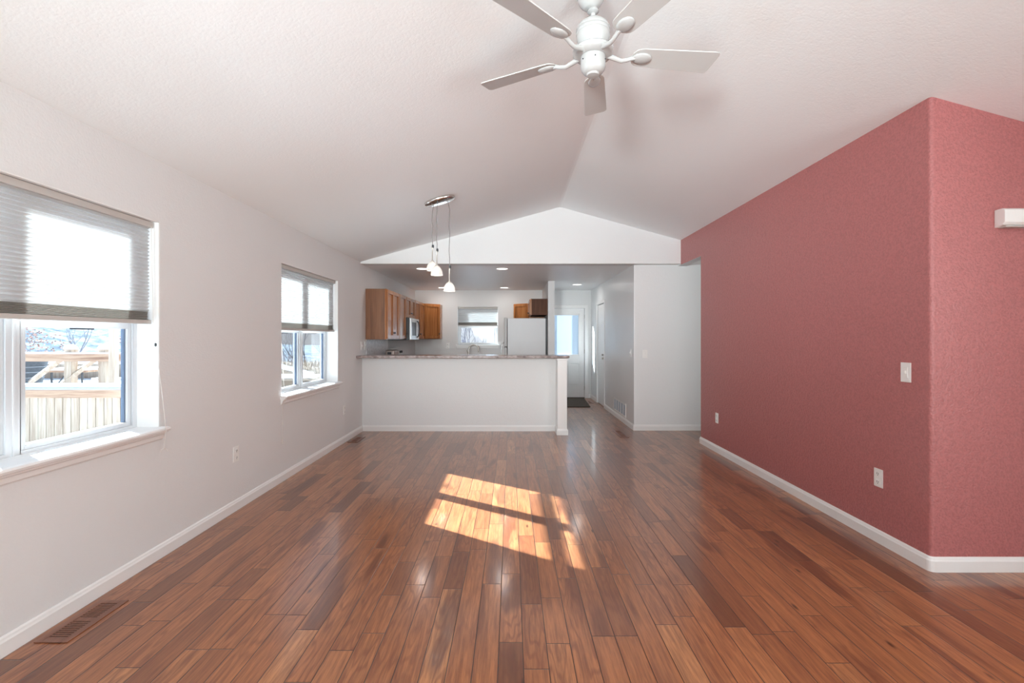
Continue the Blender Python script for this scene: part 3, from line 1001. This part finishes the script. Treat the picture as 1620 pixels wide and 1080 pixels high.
# ------------------------------------------------------------------ upper cabinets
def door_panel(root, T, u0, u1, z0, z1, knob=None, mat='oak_door'):
    """T(u, d, z): u along the face, d out of it. frame and panel door"""
    s = .052
    m = MB()
    def B(mm, a, b, d0, d1, e, f):
        vs = [T(a, d0, e), T(b, d0, e), T(b, d1, e), T(a, d1, e), T(a, d0, f), T(b, d0, f), T(b, d1, f), T(a, d1, f)]
        mm.add(vs, [(3, 2, 1, 0), (4, 5, 6, 7), (0, 1, 5, 4), (1, 2, 6, 5), (2, 3, 7, 6), (3, 0, 4, 7)])
    B(m, u0, u0 + s, 0.001, .022, z0, z1); B(m, u1 - s, u1, 0.001, .022, z0, z1)
    B(m, u0 + s, u1 - s, 0.001, .022, z0, z0 + s); B(m, u0 + s, u1 - s, 0.001, .022, z1 - s, z1)
    B(m, u0 + s, u1 - s, 0.0005, .002, z0 + s, z1 - s)
    B(m, u0 + s + .009, u1 - s - .009, 0.0005, .008, z0 + s + .009, z1 - s - .009)
    d = m.build('cabinet_door', mat, root, bevel=.003)
    if knob:
        c = Vector(T(knob[0], .020, knob[1])); e = Vector(T(knob[0], .045, knob[1]))
        k = MB(); k.tube([c, c.lerp(e, .5), c.lerp(e, .6), e], [.006, .006, .015, .012], 12)
        k.build('knob', 'bronze', d, label='dark round knob')
    return d

XC = -1.858
UZ0, UZ1 = 1.327, 2.080
def upper_left(label, y0, y1, nd, z0=UZ0, z1=UZ1, knobs='bottom', first=False):
    root = thing('upper_cabinet', label, 'cabinet', (XL, (y0 + y1) / 2, z0), group='oak upper cabinets')
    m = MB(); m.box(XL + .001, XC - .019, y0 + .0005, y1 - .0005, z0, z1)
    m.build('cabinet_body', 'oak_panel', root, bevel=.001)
    m = MB(); m.box(XC - .0185, XC, y0 + .0005, y1 - .0005, z0, z1)
    m.build('face_frame', 'oak_door', root)
    T = lambda u, d, z: (XC + d, u, z)
    w = (y1 - y0 - .03) / nd
    kz = z0 + .10 if z1 - z0 > .5 else z0 + .09
    for i in range(nd):
        a = y0 + .015 + i * w + .003
        b = a + w - .006
        ku = (b - .025 if i == 0 else a + .025) if nd == 2 else b - .025
        door_panel(root, T, a, b, z0 + .012, z1 - .012, (ku, kz))
    return root
upper_left('tall oak wall cabinet with two doors nearest the bar', 7.03, 7.785, 2)
upper_left('oak wall cabinet with one door just before the microwave', 7.785, 8.295, 1)
upper_left('short oak cabinet directly above the microwave', 8.295, 9.055, 2, z0=1.705)
upper_left('oak wall cabinet between the microwave and the corner cabinet', 9.055, 10.035, 2)
# diagonal corner cabinets
def diag(label, corner, p, q, z0, z1, flip):
    """corner (x,y) of the walls; face from p to q"""
    root = thing('corner_cabinet', label, 'cabinet', (corner[0], corner[1], z0), group='oak upper cabinets')
    pts = [p, q, (q[0], corner[1]), corner, (corner[0], p[1])]
    m = MB(); m.prism(pts, 'z', z0, z1); m.build('cabinet_body', 'oak_door', root, bevel=.001)
    P, Q = Vector(p), Vector(q)
    d = (Q - P).normalized()
    nrm = Vector((d.y, -d.x))
    if nrm.y > 0: nrm = -nrm
    L_ = (Q - P).length
    T = lambda u, dd, z: (P.x + d.x * u + nrm.x * dd, P.y + d.y * u + nrm.y * dd, z)
    ku = L_ - .05 if not flip else .05
    door_panel(root, T, .018, L_ - .018, z0 + .012, z1 - .012, (ku, z0 + .11))
diag('oak corner cabinet with slanted door left of the kitchen window', (XL + .001, YK - .001), (XC, 10.04), (-1.553, 10.345), UZ0, UZ1, False)
diag('orange oak corner cabinet rising above the refrigerator top', (.692, YK - .001), (.375, 10.03), (.05, 10.345), 1.33, 2.085, True)
# cabinet over the refrigerator
root = thing('upper_cabinet', 'short dark-sided oak cabinet above the refrigerator on the wing wall', 'cabinet', (.692, 9.53, 1.79), group='oak upper cabinets')
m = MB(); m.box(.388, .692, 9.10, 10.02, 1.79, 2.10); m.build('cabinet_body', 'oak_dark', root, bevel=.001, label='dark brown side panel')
m = MB(); m.box(.370, .3878, 9.10, 10.02, 1.79, 2.10); m.build('face_frame', 'oak_door', root)
T = lambda u, d, z: (.370 - d, u, z)
door_panel(root, T, 9.12, 9.553, 1.80, 2.09, (9.52, 1.85)); door_panel(root, T, 9.563, 10.0, 1.80, 2.09, (9.60, 1.85))

# microwave
root = thing('microwave', 'black and white microwave hung under the short oak cabinet', 'microwave', (XL, 8.675, 1.31))
m = MB(); m.box(XL + .002, -1.79, 8.30, 9.05, 1.312, 1.703); m.build('microwave_body', 'black_plastic', root, bevel=.003, label='black side and housing')
m = MB(); m.box(-1.789, -1.762, 8.33, 8.90, 1.316, 1.70); d = m.build('microwave_door', 'stainless', root, bevel=.004, label='pale metal door')
m = MB(); m.box(-1.762, -1.7605, 8.42, 8.78, 1.39, 1.63); m.build('door_window', 'black_plastic', d, label='dark oven window')
m = MB(); m.tube([(-1.762, 8.845, 1.36), (-1.735, 8.845, 1.38), (-1.722, 8.845, 1.44), (-1.720, 8.845, 1.51), (-1.722, 8.845, 1.58), (-1.735, 8.845, 1.64), (-1.762, 8.845, 1.66)], .011, 10); m.build('door_handle', 'dark_steel', d, label='dark curved handle')
m = MB(); m.box(-1.789, -1.763, 8.905, 9.05, 1.316, 1.70); p = m.build('control_panel', 'appliance_white', root, bevel=.003)

# range with backguard
root = thing('kitchen_range', 'white range whose knobbed backguard rises behind the bar', 'stove', (-1.85, 8.675, 0))
m = MB(); m.box(XL + .002, -1.53, 8.303, 9.047, 0, .905); m.build('range_body', 'appliance_white', root, bevel=.005)
m = MB(); m.box(XL + .08, -1.53, 8.31, 9.04, .905, .918); m.build('cooktop', 'black_plastic', root, label='black cooktop')
m = MB()
m.prism([(8.305, .90), (9.045, .90), (9.045, 1.13), (8.98, 1.165), (8.75, 1.18), (8.60, 1.18), (8.37, 1.165), (8.305, 1.13)], 'x', XL + .01, XL + .075)
bg = m.build('backguard', 'appliance_white', root, bevel=.008)
for y in (8.38, 8.48, 8.87, 8.97):
    m = MB(); m.tube([(XL + .074, y, 1.09), (XL + .10, y, 1.09)], .022, 14); m.build('control_knob', 'black_plastic', bg, label='black control knob')
m = MB(); m.box(XL + .075, XL + .077, 8.58, 8.77, 1.06, 1.12); m.build('clock_display', 'black_plastic', bg)
# toaster
root = thing('toaster', 'taupe metal toaster on the left kitchen counter beside the range', 'toaster', (-1.93, 7.98, .93))
m = MB()
m.box(-2.09, -1.93, 7.84, 8.14, .935, 1.150); m.build('toaster_body', 'taupe_metal', root, bevel=.03, seg=4)
m = MB(); m.box(-2.05, -1.985, 7.8385, 7.842, 1.04, 1.115); m.build('toaster_panel', 'black_plastic', root, label='dark square panel')
m = MB(); m.box(-2.065, -2.04, 7.88, 8.10, 1.148, 1.152); m.box(-1.985, -1.96, 7.88, 8.10, 1.148, 1.152); m.build('bread_slot', 'dark_slot', root)

# base cabinets and worktops of the kitchen
def base_cab(label, x0, x1, y0, y1, face):
    root = thing('base_cabinet', label, 'cabinet', ((x0 + x1) / 2, (y0 + y1) / 2, 0), group='oak base cabinets')
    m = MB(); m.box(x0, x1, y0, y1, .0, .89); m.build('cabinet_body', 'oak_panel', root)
    if face == 'x+':
        T = lambda u, d, z: (x1 + d, u, z); lo, hi = y0, y1
    elif face == 'y-':
        T = lambda u, d, z: (u, y0 - d, z); lo, hi = x0, x1
    else:
        T = lambda u, d, z: (u, y1 + d, z); lo, hi = x0, x1
    n = max(1, int(round((hi - lo) / .45)))
    w = (hi - lo) / n
    for i in range(n):
        door_panel(root, T, lo + i * w + .005, lo + (i + 1) * w - .005, .11, .87, (lo + i * w + .05, .80))
base_cab('oak base cabinet on the left wall before the range', XL + .002, -1.57, 7.61, 8.295, 'x+')
base_cab('oak base cabinet on the left wall past the range', XL + .002, -1.57, 9.055, 9.99, 'x+')
base_cab('long oak base cabinet under the kitchen window', XL + .002, -.30, 10.035, YK - .002, 'y-')
base_cab('oak base cabinets behind the half wall', XL + .002, .60, 6.995, 7.565, 'y+')
m = MB()
m.box(XL + .002, -1.54, 7.61, 8.298, .892, .93)
tag(m.build('kitchen_worktop', 'counter_stone', bevel=.005), 'short stretch of worktop beside the near side of the range', 'countertop')
m = MB()
m.prism([(XL + .002, 9.052), (-1.54, 9.052), (-1.54, 10.0), (-.28, 10.0), (-.28, YK - .002), (XL + .002, YK - .002)], 'z', .892, .93)
tag(m.build('kitchen_worktop', 'counter_stone', bevel=.005), 'corner worktop under the kitchen window', 'countertop')
m = MB()
m.box(XL + .002, .63, 6.995, 7.606, .892, .93)
tag(m.build('kitchen_worktop', 'counter_stone', bevel=.005), 'worktop behind the half wall below the bar top', 'countertop')
m = MB(); m.box(XL, XL + .006, 7.06, 8.29, .932, 1.325); m.build('trim_2', 'backsplash', kind='structure')

# faucet
root = thing('faucet', 'brushed metal gooseneck faucet below the kitchen window', 'faucet', (-.93, 10.35, .93))
m = MB(); m.lathe([(.030, 0), (.028, .01), (.020, .02), (.018, .07)], (-.93, 10.35, .93), 20); m.build('faucet_base', 'nickel', root)
m = MB()
pts = [(-.93, 10.35, .99), (-.93, 10.35, 1.10)] + [(-.93 + .105 - .105 * math.cos(t), 10.35, 1.10 + .10 * math.sin(t)) for t in [k * math.pi / 10 for k in range(1, 11)]] + [(-.718, 10.35, 1.03)]
m.tube(pts, .014, 12); m.build('spout', 'nickel', root)
m = MB(); m.tube([(-.935, 10.35, 1.0), (-.965, 10.34, 1.05), (-.975, 10.34, 1.09)], [.012, .009, .008], 8); m.build('faucet_handle', 'nickel', root)

# refrigerator
root = thing('refrigerator', 'pale grey refrigerator standing against the kitchen wing wall', 'refrigerator', (.30, 9.52, 0))
m = MB(); m.box(-.075, .660, 9.10, 9.95, .02, 1.728); m.build('refrigerator_body', 'fridge_side', root, bevel=.006)
m = MB(); m.box(-.140, -.082, 9.10, 9.95, .05, 1.17); d1 = m.build('refrigerator_door', 'fridge_door', root, bevel=.008)
m = MB(); m.box(-.140, -.082, 9.10, 9.95, 1.18, 1.735); d2 = m.build('freezer_door', 'fridge_door', root, bevel=.008)
m = MB(); m.tube([(-.14, 9.18, 1.26), (-.175, 9.18, 1.24), (-.195, 9.18, 1.12), (-.200, 9.18, 1.0), (-.195, 9.18, .85), (-.175, 9.18, .70), (-.14, 9.18, .68)], .012, 10); m.build('door_handle', 'stainless', d1)
m = MB(); m.box(.664, .690, 9.14, 9.93, .02, 1.72); m.build('fridge_gap_shade', 'black_plastic', root, label='black panel added as shade in the gap at the wall')  # black sheet stands in for the shade between fridge and wall

# ------------------------------------------------------------------ recessed ceiling lights
def can(label, x, y):
    root = thing('recessed_light', label, 'ceiling light', (x, y, ZK), group='recessed ceiling lights')
    m = MB(); m.lathe([(.082, 0), (.088, -.001), (.094, -.004), (.098, -.002), (.099, 0)], (x, y, ZK), 28); m.build('trim_ring', 'trim_white', root)
    m = MB(); m.lathe([(.0001, -.0025), (.083, -.0025), (.083, -.001)], (x, y, ZK), 28); m.build('lens', 'can_lens', root, label='glowing white lens')
    lamp('can_lamp', 'AREA', (x, y, ZK - .012), 2.1, (1.0, .96, .92), (0, 0, -1), shape='DISK', size=.15)
can('recessed light in the kitchen ceiling nearest the header, left one', -1.38, 7.34)
can('recessed light in the kitchen ceiling nearest the header, centre one', -.143, 7.34)
can('recessed light deep in the kitchen ceiling above the window side', -.154, 10.13)
can('recessed light deep in the kitchen ceiling behind the lowest pendant', -1.47, 10.13)
can('recessed light in the hallway ceiling before the back door', 1.318, 9.53)

# ------------------------------------------------------------------ three-pendant fixture
def ceil_z(x):
    return RZ - SL * abs(RX - x)
cx, cy = -.765, 5.05
root = thing('pendant_light', 'chrome ceiling fixture with three hanging frosted glass shades', 'pendant light', (cx, cy, ceil_z(cx)))
al = math.atan(SL)
ax = Matrix.Rotation(-al, 3, 'Y')
m = MB()
m.lathe([(.165, 0), (.168, -.006), (.166, -.022), (.155, -.030), (.03, -.034), (.0001, -.034)], (cx, cy, ceil_z(cx)), 40, axis=ax, sx=1.0, sy=.62)
m.build('canopy', 'chrome', root, label='oval chrome canopy')
for i, (px, py, zb) in enumerate(((-.850, 5.10, 2.072), (-.779, 4.95, 2.003), (-.669, 5.12, 1.853))):
    h = .108
    zt = zb + h
    ztop = ceil_z(px) - .03
    m = MB()
    m.lathe([(0.0627, 0.0000), (0.0632, 0.0104), (0.0608, 0.0303), (0.0532, 0.0562), (0.0399, 0.0804), (0.0228, 0.0977), (0.0114, 0.1038), (0.0104, 0.1012), (0.0209, 0.0934), (0.0380, 0.0770), (0.0508, 0.0545), (0.0584, 0.0294), (0.0608, 0.0104), (0.0603, 0.0000), (0.0627, 0.0000)],
            (px, py, zb), 28)
    s = m.build('glass_shade', 'frosted_glass', root, label='frosted glass bell shade')
    m = MB(); m.lathe([(.0001, 0), (.012, .005), (.017, .02), (.015, .038), (.008, .052), (.006, .058)], (px, py, zb + .035), 14); m.build('light_bulb', 'bulb', root)
    lamp('pendant_lamp', 'POINT', (px, py, zb + .03), 0.8, (1.0, .96, .92), shadow_soft_size=.05)
    m = MB(); m.lathe([(.013, 0), (.013, .014), (.007, .02), (.0055, .075), (.0055, .135), (.009, .15), (.009, .165), (.003, .175)], (px, py, zt - .012), 12); m.build('socket_stem', 'nickel', root)
    m = MB()
    pp = [(px + .004 * math.sin(k * 2.1), py, zt + .15 + (ztop - zt - .15) * k / 8) for k in range(8)] + [(px + (cx - px) * .18, py + (cy - py) * .45, ztop + .012)]
    m.tube(pp, .0036, 6); m.build('cord', 'cord_grey', root)
    m = MB(); m.lathe([(.0001, -.02), (.010, -.015), (.012, 0), (.010, .015), (.0001, .02)], (px + .006, py, zt + .155), 10); m.build('cord_adjuster', 'dark_steel', root)

# ------------------------------------------------------------------ ceiling fan
fx, fy = .422, 2.45
root = thing('ceiling_fan', 'white five-blade ceiling fan hanging from the vaulted ceiling', 'ceiling fan', (fx, fy, ceil_z(fx)))
m = MB()
m.lathe([(.068, .05), (.070, .0), (.070, -.018), (.066, -.040), (.052, -.062), (.034, -.078), (.026, -.082)], (fx - .012, fy, ceil_z(fx) - .02), 32)
m.build('canopy', 'fan_white', root)
m = MB(); m.tube([(fx, fy, 3.08), (fx, fy, 2.985)], .0125, 14); m.lathe([(.014, 0), (.026, -.008), (.030, -.02), (.014, -.03)], (fx, fy, 3.055), 16); m.build('downrod', 'fan_white', root)
m = MB()
m.lathe([(.014, 3.000), (.030, 2.996), (.055, 2.982), (.078, 2.962), (.087, 2.945), (.0875, 2.938), (.084, 2.936), (.087, 2.932), (.087, 2.920), (.084, 2.917), (.086, 2.913), (.084, 2.895), (.077, 2.875), (.066, 2.858), (.062, 2.850), (.066, 2.846),
         (.094, 2.842), (.104, 2.832), (.104, 2.818), (.094, 2.806), (.070, 2.800)],
        (fx, fy, 0), 40)
m.build('motor_housing', 'fan_white', root)
m = MB()
m.lathe([(.062, 2.803), (.064, 2.795), (.064, 2.748), (.060, 2.735), (.050, 2.722), (.040, 2.716), (.034, 2.714), (.030, 2.706), (.010, 2.703), (.0001, 2.703)], (fx, fy, 0), 32)
m.build('switch_housing', 'fan_white', root)
for k in range(3):
    a = R(210 + 60 * k)
    m = MB(); m.tube([(fx + .062 * math.cos(a), fy + .062 * math.sin(a), 2.775), (fx + .068 * math.cos(a), fy + .068 * math.sin(a), 2.775)], .003, 8)
    m.build('screw', 'dark_steel', root)
ZB = 2.815
for k in range(5):
    a = R(6.8 + 72 * k)
    Rz = Matrix.Rotation(a, 4, 'Z')
    Rp = Matrix.Rotation(R(-12), 4, 'X')
    M = Matrix.Translation((fx, fy, ZB)) @ Rz @ Rp
    # blade outline
    m = MB(M)
    out = []
    r0, r1, w0, w1 = .205, .665, .058, .072
    for t in range(9):
        an = math.pi / 2 + math.pi * t / 8
        out.append((r0 + .05 + .05 * math.cos(an), w0 * math.sin(an)))
    rc = .022
    for t in range(5):
        an = -math.pi / 2 + math.pi / 2 * t / 4
        out.append((r1 - rc + rc * math.cos(an), -w1 + rc + rc * math.sin(an)))
    for t in range(5):
        an = math.pi / 2 * t / 4
        out.append((r1 - rc - .012 + rc * math.cos(an), w1 - rc + rc * math.sin(an)))
    m.prism(out, 'z', 0.0, .006)
    m.build('fan_blade', 'fan_blade', root, bevel=.0015)
    # arm with oval flange under the blade
    M2 = Matrix.Translation((fx, fy, ZB)) @ Rz
    m = MB(M2)
    m.tube([(.075, 0, .0), (.115, 0, -.012), (.150, 0, -.022), (.180, 0, -.016), (.205, 0, -.006), (.225, 0, -.004)], [.014, .013, .011, .0105, .011, .010], 10)
    m.M = M @ Matrix.Translation((.262, 0, -.005))
    m.lathe([(.0001, -.010), (.022, -.009), (.038, -.005), (.045, 0), (.046, .004)], (0, 0, 0), 24, sx=1.15, sy=.78)
    m.build('blade_arm', 'fan_white', root)

# ------------------------------------------------------------------ outdoors
GZ = -.05
m = MB(); 
n = 24
vs, fs = [], []
for i in range(n + 1):
    for j in range(n + 1):
        x = -40 + 80 * i / n; y = -10 + 80 * j / n
        vs.append((x, y, GZ - .25 + .10 * math.sin(x * .7) * math.cos(y * .5) - min(4.5, max(0, y - 16.8) * .6)))
for i in range(n):
    for j in range(n):
        fs.append((i * (n + 1) + j, (i + 1) * (n + 1) + j, (i + 1) * (n + 1) + j + 1, i * (n + 1) + j + 1))
m.add(vs, fs, True); m.build('ground', 'snow', kind='structure')
m = MB(); m.box(-24, -4.9, 6.55, 16.6, GZ - .9, GZ); m.build('snowy_patio', 'snow', kind='structure')
# wooded hillside
vs, fs = [], []
nu, nv = 90, 14
random.seed(3)
hs = [random.uniform(-1, 1) for _ in range(nu + 1)]
for i in range(nu + 1):
    a = R(70 + 120 * i / nu)
    for j in range(nv + 1):
        t = j / nv
        r = 32 + 55 * t
        top = (9.5 + 1.4 * math.sin(i * .35) + hs[i] * .6) * max(.12, min(1, (a - R(120)) / R(11)))
        vs.append((r * math.cos(a), r * math.sin(a) + 5, -5.5 + (top + 4.5) * t ** .8))
for i in range(nu):
    for j in range(nv):
        fs.append((i * (nv + 1) + j, (i + 1) * (nv + 1) + j, (i + 1) * (nv + 1) + j + 1, i * (nv + 1) + j + 1))
m = MB(); m.add(vs, fs, True); m.build('hillside', 'hill', kind='structure')

# near fence of vertical boards with snow on its cap
FY = 6.5
root = thing('board_fence', 'pale cedar board fence with snow on its cap outside the near window', 'fence', (-6.6, FY, GZ))
x = -9.2
m = MB()
while x < -4.95:
    m.box(x, x + .104, FY, FY + .018, -.7, .56)
    x += .113
o = m.build('fence_boards', 'cedar', root, bevel=.002)
m = MB(); m.box(-9.2, -4.96, FY + .03, FY + .05, -.7, .60); m.build('gap_backing', 'oak_dark', root)  # dark board added so the gaps between boards look dark
m = MB(); m.box(-9.2, -4.95, FY - .03, FY - .001, .53, .645); m.build('fence_rail', 'cedar_rail', root)
m = MB(); m.box(-9.2, -4.92, FY - .06, FY + .09, .645, .672); m.build('fence_cap', 'planter_band', root, label='grey weathered cap board')
m = MB(); m.box(-9.2, -4.93, FY - .05, FY + .08, .672, .722); m.build('snow_layer', 'snow', root, bevel=.02, seg=3, label='layer of snow on the cap')
# rail with braced posts
RY = 9.0
root = thing('timber_railing', 'cedar railing with capped posts and diagonal braces beyond the board fence', 'railing', (-8.2, RY, GZ))
m = MB(); m.box(-11.5, -6.9, RY, RY + .05, .90, 1.045); m.build('top_rail', 'cedar_rail', root)
m = MB(); m.box(-11.5, -6.9, RY - .01, RY + .07, 1.045, 1.075); m.build('snow_layer', 'snow', root, bevel=.01, label='thin snow on the rail')
for px_ in (111.5, 165):
    X = (px_ - 809) / F * (RY + .12)
    m = MB(); m.box(X - .07, X + .07, RY + .06, RY + .20, GZ, 1.13); p = m.build('railing_post', 'cedar', root)
    m = MB(); m.lathe([(.11, 0), (.11, .03), (.09, .06), (.05, .085), (.0001, .095)], (X, RY + .13, 1.13), 16); m.build('post_cap', 'snow', p, label='rounded snowy post cap')
    m = MB(); m.tube([(X - .1, RY + .10, .98), (X - .75, RY + .10, .50)], .05, 4); m.build('brace', 'cedar', root)
X = (179 - 809) / F * 8.7
m = MB(); m.box(X - .045, X + .065, 8.65, 8.75, GZ, 3.6)
tag(m.build('pergola_post', 'cedar', bevel=.004), 'tall square cedar post standing on the snowy patio outside', 'post')
# picnic table
root = thing('picnic_table', 'snow covered picnic table with dark crossed legs beyond the fence', 'table', (-9.1, 10.1, GZ))
m = MB(); m.box(-9.62, -8.75, 9.75, 10.5, .640, .675); m.build('tabletop', 'cedar_rail', root)
m = MB(); m.box(-9.62, -8.75, 9.75, 10.5, .675, .72); m.build('snow_layer', 'snow', root, bevel=.02, seg=3, label='snow on the tabletop')
for xx in (-9.55, -8.92):
    m = MB(); m.tube([(xx, 9.85, .64), (xx, 9.85, GZ)], .02, 6); m.tube([(xx, 10.4, .64), (xx, 10.4, GZ)], .02, 6); m.build('leg', 'dark_steel', root)
    m = MB(); m.tube([(xx, 9.85, .25), (xx + (.32 if xx < -9.2 else -.32), 9.85, .62)], .014, 6); m.build('brace', 'dark_steel', root)
for yy in (9.5, 10.95):
    m = MB(); m.box(-9.6, -8.5, yy - .12, yy + .12, .38, .43); m.build('bench', 'snow', root, label='snowy bench seat')
# planter
root = thing('tapered_planter', 'dark grey tapered planter with pale bands behind the board fence', 'planter', (-10.1, 9.75, GZ))
m = MB(); m.lathe([(.25, GZ), (.42, .88), (.43, .90), (.40, .90), (.38, .82), (.0001, .82)], (-10.1, 9.75, 0), 28); pl = m.build('planter_pot', 'planter_grey', root)
m = MB()
for z in (.42, .53, .64, .75):
    r_ = .25 + .17 * (z - GZ) / (.88 - GZ)
    m.lathe([(r_, z), (r_ + .008, z + .003), (r_ + .008, z + .010), (r_, z + .013)], (-10.1, 9.75, 0), 28)
m.build('pale_bands', 'planter_band', pl)
# low back fence
root = thing('low_fence', 'low tan fence with snow along the far edge of the patio', 'fence', (-14, 16.5, GZ))
m = MB(); m.box(-22, -9.5, 16.42, 16.48, GZ - .3, .44); m.build('fence_panel', 'cedar', root)
m = MB(); m.box(-22, -9.5, 16.36, 16.54, .44, .53); m.build('snow_layer', 'snow', root, label='snow along the top')
# snowy stair rails and brush outside the second window
root = thing('stair_railing', 'snow covered stair handrails seen low through the farther window', 'railing', (-4.6, 9.2, GZ))
m = MB(); m.tube([(-6.2, 9.2, 1.25), (-3.85, 9.2, .64)], .045, 8); m.build('sloped_rail', 'snow', root)
m = MB(); m.box(-6.4, -3.66, 9.3, 9.38, .56, .63); m.build('level_rail', 'snow', root)
for X in (-6.0, -4.75, -3.75):
    m = MB(); m.box(X - .035, X + .035, 9.24, 9.31, GZ - .3, .60); m.build('railing_post', 'cedar', root)
m = MB()
m.prism([(9.75, -.4), (10.3, .42), (11.0, .66), (14.5, .62), (15.5, -.4)], 'x', -7.6, -3.3)
m.build('grassy_bank', 'dry_grass', kind='structure')
m = MB()
random.seed(5)
for k in range(900):
    x = random.uniform(-7.4, -3.4); y = random.uniform(10.3, 12.5)
    z = .30 + .25 * min(1, (y - 10.3) / .7)
    h = random.uniform(.10, .28)
    m.tube([(x, y, z), (x + random.uniform(-.10, .10), y, z + h)], [.014, .003], 4, cap=False)
o = m.build('dry_brush', 'dry_grass', kind='stuff')
tag(o, 'dry tan brush poking through the snow outside the farther window', 'brush')

def tree(name, label, base, height, spread, seed, mat, r0=.10, levels=4, cat='tree', leaves=0, lean=(0, 0), trunk=.35, sub=3):
    rnd = random.Random(seed)
    root = thing(name, label, cat, base, group='bare winter trees')
    m = MB()
    lv = []
    def grow(p, d, L, r, lvl):
        pts = [p.copy()]
        rr = [r]
        q = p.copy()
        dd = d.copy()
        for s in range(4):
            dd = (dd + Vector((rnd.uniform(-.18, .18), rnd.uniform(-.18, .18), rnd.uniform(-.05, .12)))).normalized()
            q = q + dd * (L / 4)
            pts.append(q.copy()); rr.append(r * (1 - .16 * (s + 1)))
        m.tube(pts, rr, 6 if lvl < 2 else 3, cap=False)
        if lvl >= levels:
            lv.append(q)
            return
        k = sub + (1 if lvl < 2 else 0)
        for c in range(k):
            i = rnd.choice((2, 3, 4)) if c else 4
            nd = (dd + Vector((rnd.uniform(-1, 1), rnd.uniform(-1, 1), rnd.uniform(-.15, .7))) * spread).normalized()
            grow(pts[i], nd, L * rnd.uniform(.55, .8), rr[i] * .68, lvl + 1)
    grow(Vector(base), Vector((lean[0], lean[1], 1)).normalized(), height * trunk, r0, 0)
    m.build('trunk_and_branches', mat, root)
    if leaves and lv:
        l = MB()
        for k in range(leaves):
            q = rnd.choice(lv) + Vector((rnd.uniform(-.2, .2), rnd.uniform(-.2, .2), rnd.uniform(-.2, .2)))
            s = .035
            a = Vector((rnd.uniform(-1, 1), rnd.uniform(-1, 1), rnd.uniform(-1, 1))).normalized() * s
            b = a.orthogonal().normalized() * s
            l.add([q - a, q + b, q + a, q - b], [(0, 1, 2, 3)])
        l.build('dry_leaves', 'rust_leaf', root, label='clinging rust-brown leaves', kind='stuff')
    return root
# kitchen window view
tree('bare_tree', 'bare forked tree just left of centre in the kitchen window', (-1.60, 18.0, -1.3), 7.0, .6, 11, 'bark', r0=.13, trunk=.24, levels=5)
tree('bare_tree', 'bare tree right of centre in the kitchen window', (-1.0, 23.5, -1.7), 8.0, .6, 14, 'bark', r0=.16, trunk=.22, levels=5)
tree('bare_tree', 'thin bare tree at left edge of the kitchen window', (-2.5, 28.0, -1.8), 8.0, .6, 17, 'bark', r0=.16, trunk=.24, levels=5)
# second left window view
for i, (x, y, h) in enumerate(((-6.1, 14.0, 6), (-8.5, 18.4, 7), (-9.4, 23.0, 8), (-13.0, 27.0, 8), (-12.4, 32.0, 9), (-17.0, 35.5, 9), (-16.0, 41.0, 9.5))):
    tree('bare_tree', ['bare tree nearest behind the stair rails in the farther window', 'slim bare tree behind the nearest one in the farther window',
                       'bare tree left of the nearest stand in the farther window', 'crooked bare tree between panes of the farther window', 'most distant bare tree in the farther window', 'bare tree far back in the left pane of the farther window', 'bare tree far back in the right pane of the farther window'][i],
         (x, y, -.3 - min(2.0, max(0, y - 13.0) * .22)), h, .6, 30 + i, 'twig' if i % 2 else 'bark', r0=.06 + .012 * i, trunk=.22, levels=5)
# first left window view
tree('bare_tree', 'bare dark tree left of the railing post in the near window', (-18.0, 19.5, -1.2), 7.5, .6, 52, 'bark', r0=.10, trunk=.25)
tree('leafy_shrub', 'shrub with rust-brown leaves beyond the railing in the near window', (-13.8, 17.3, -.75), 4.2, .8, 61, 'twig', r0=.05, cat='shrub', leaves=500, trunk=.25)
tree('leafy_shrub', 'rust-leaved shrub at the left side of the near window', (-17.6, 17.6, -.9), 4.2, .8, 63, 'twig', r0=.05, cat='shrub', leaves=350, trunk=.28)
# white porch post outside the kitchen window
m = MB(); m.box(-.62, -.44, 12.0, 12.15, -.4, 3.2)
tag(m.build('porch_post', 'outside_siding', bevel=.006), 'pale porch post outside the right edge of the kitchen window', 'post')
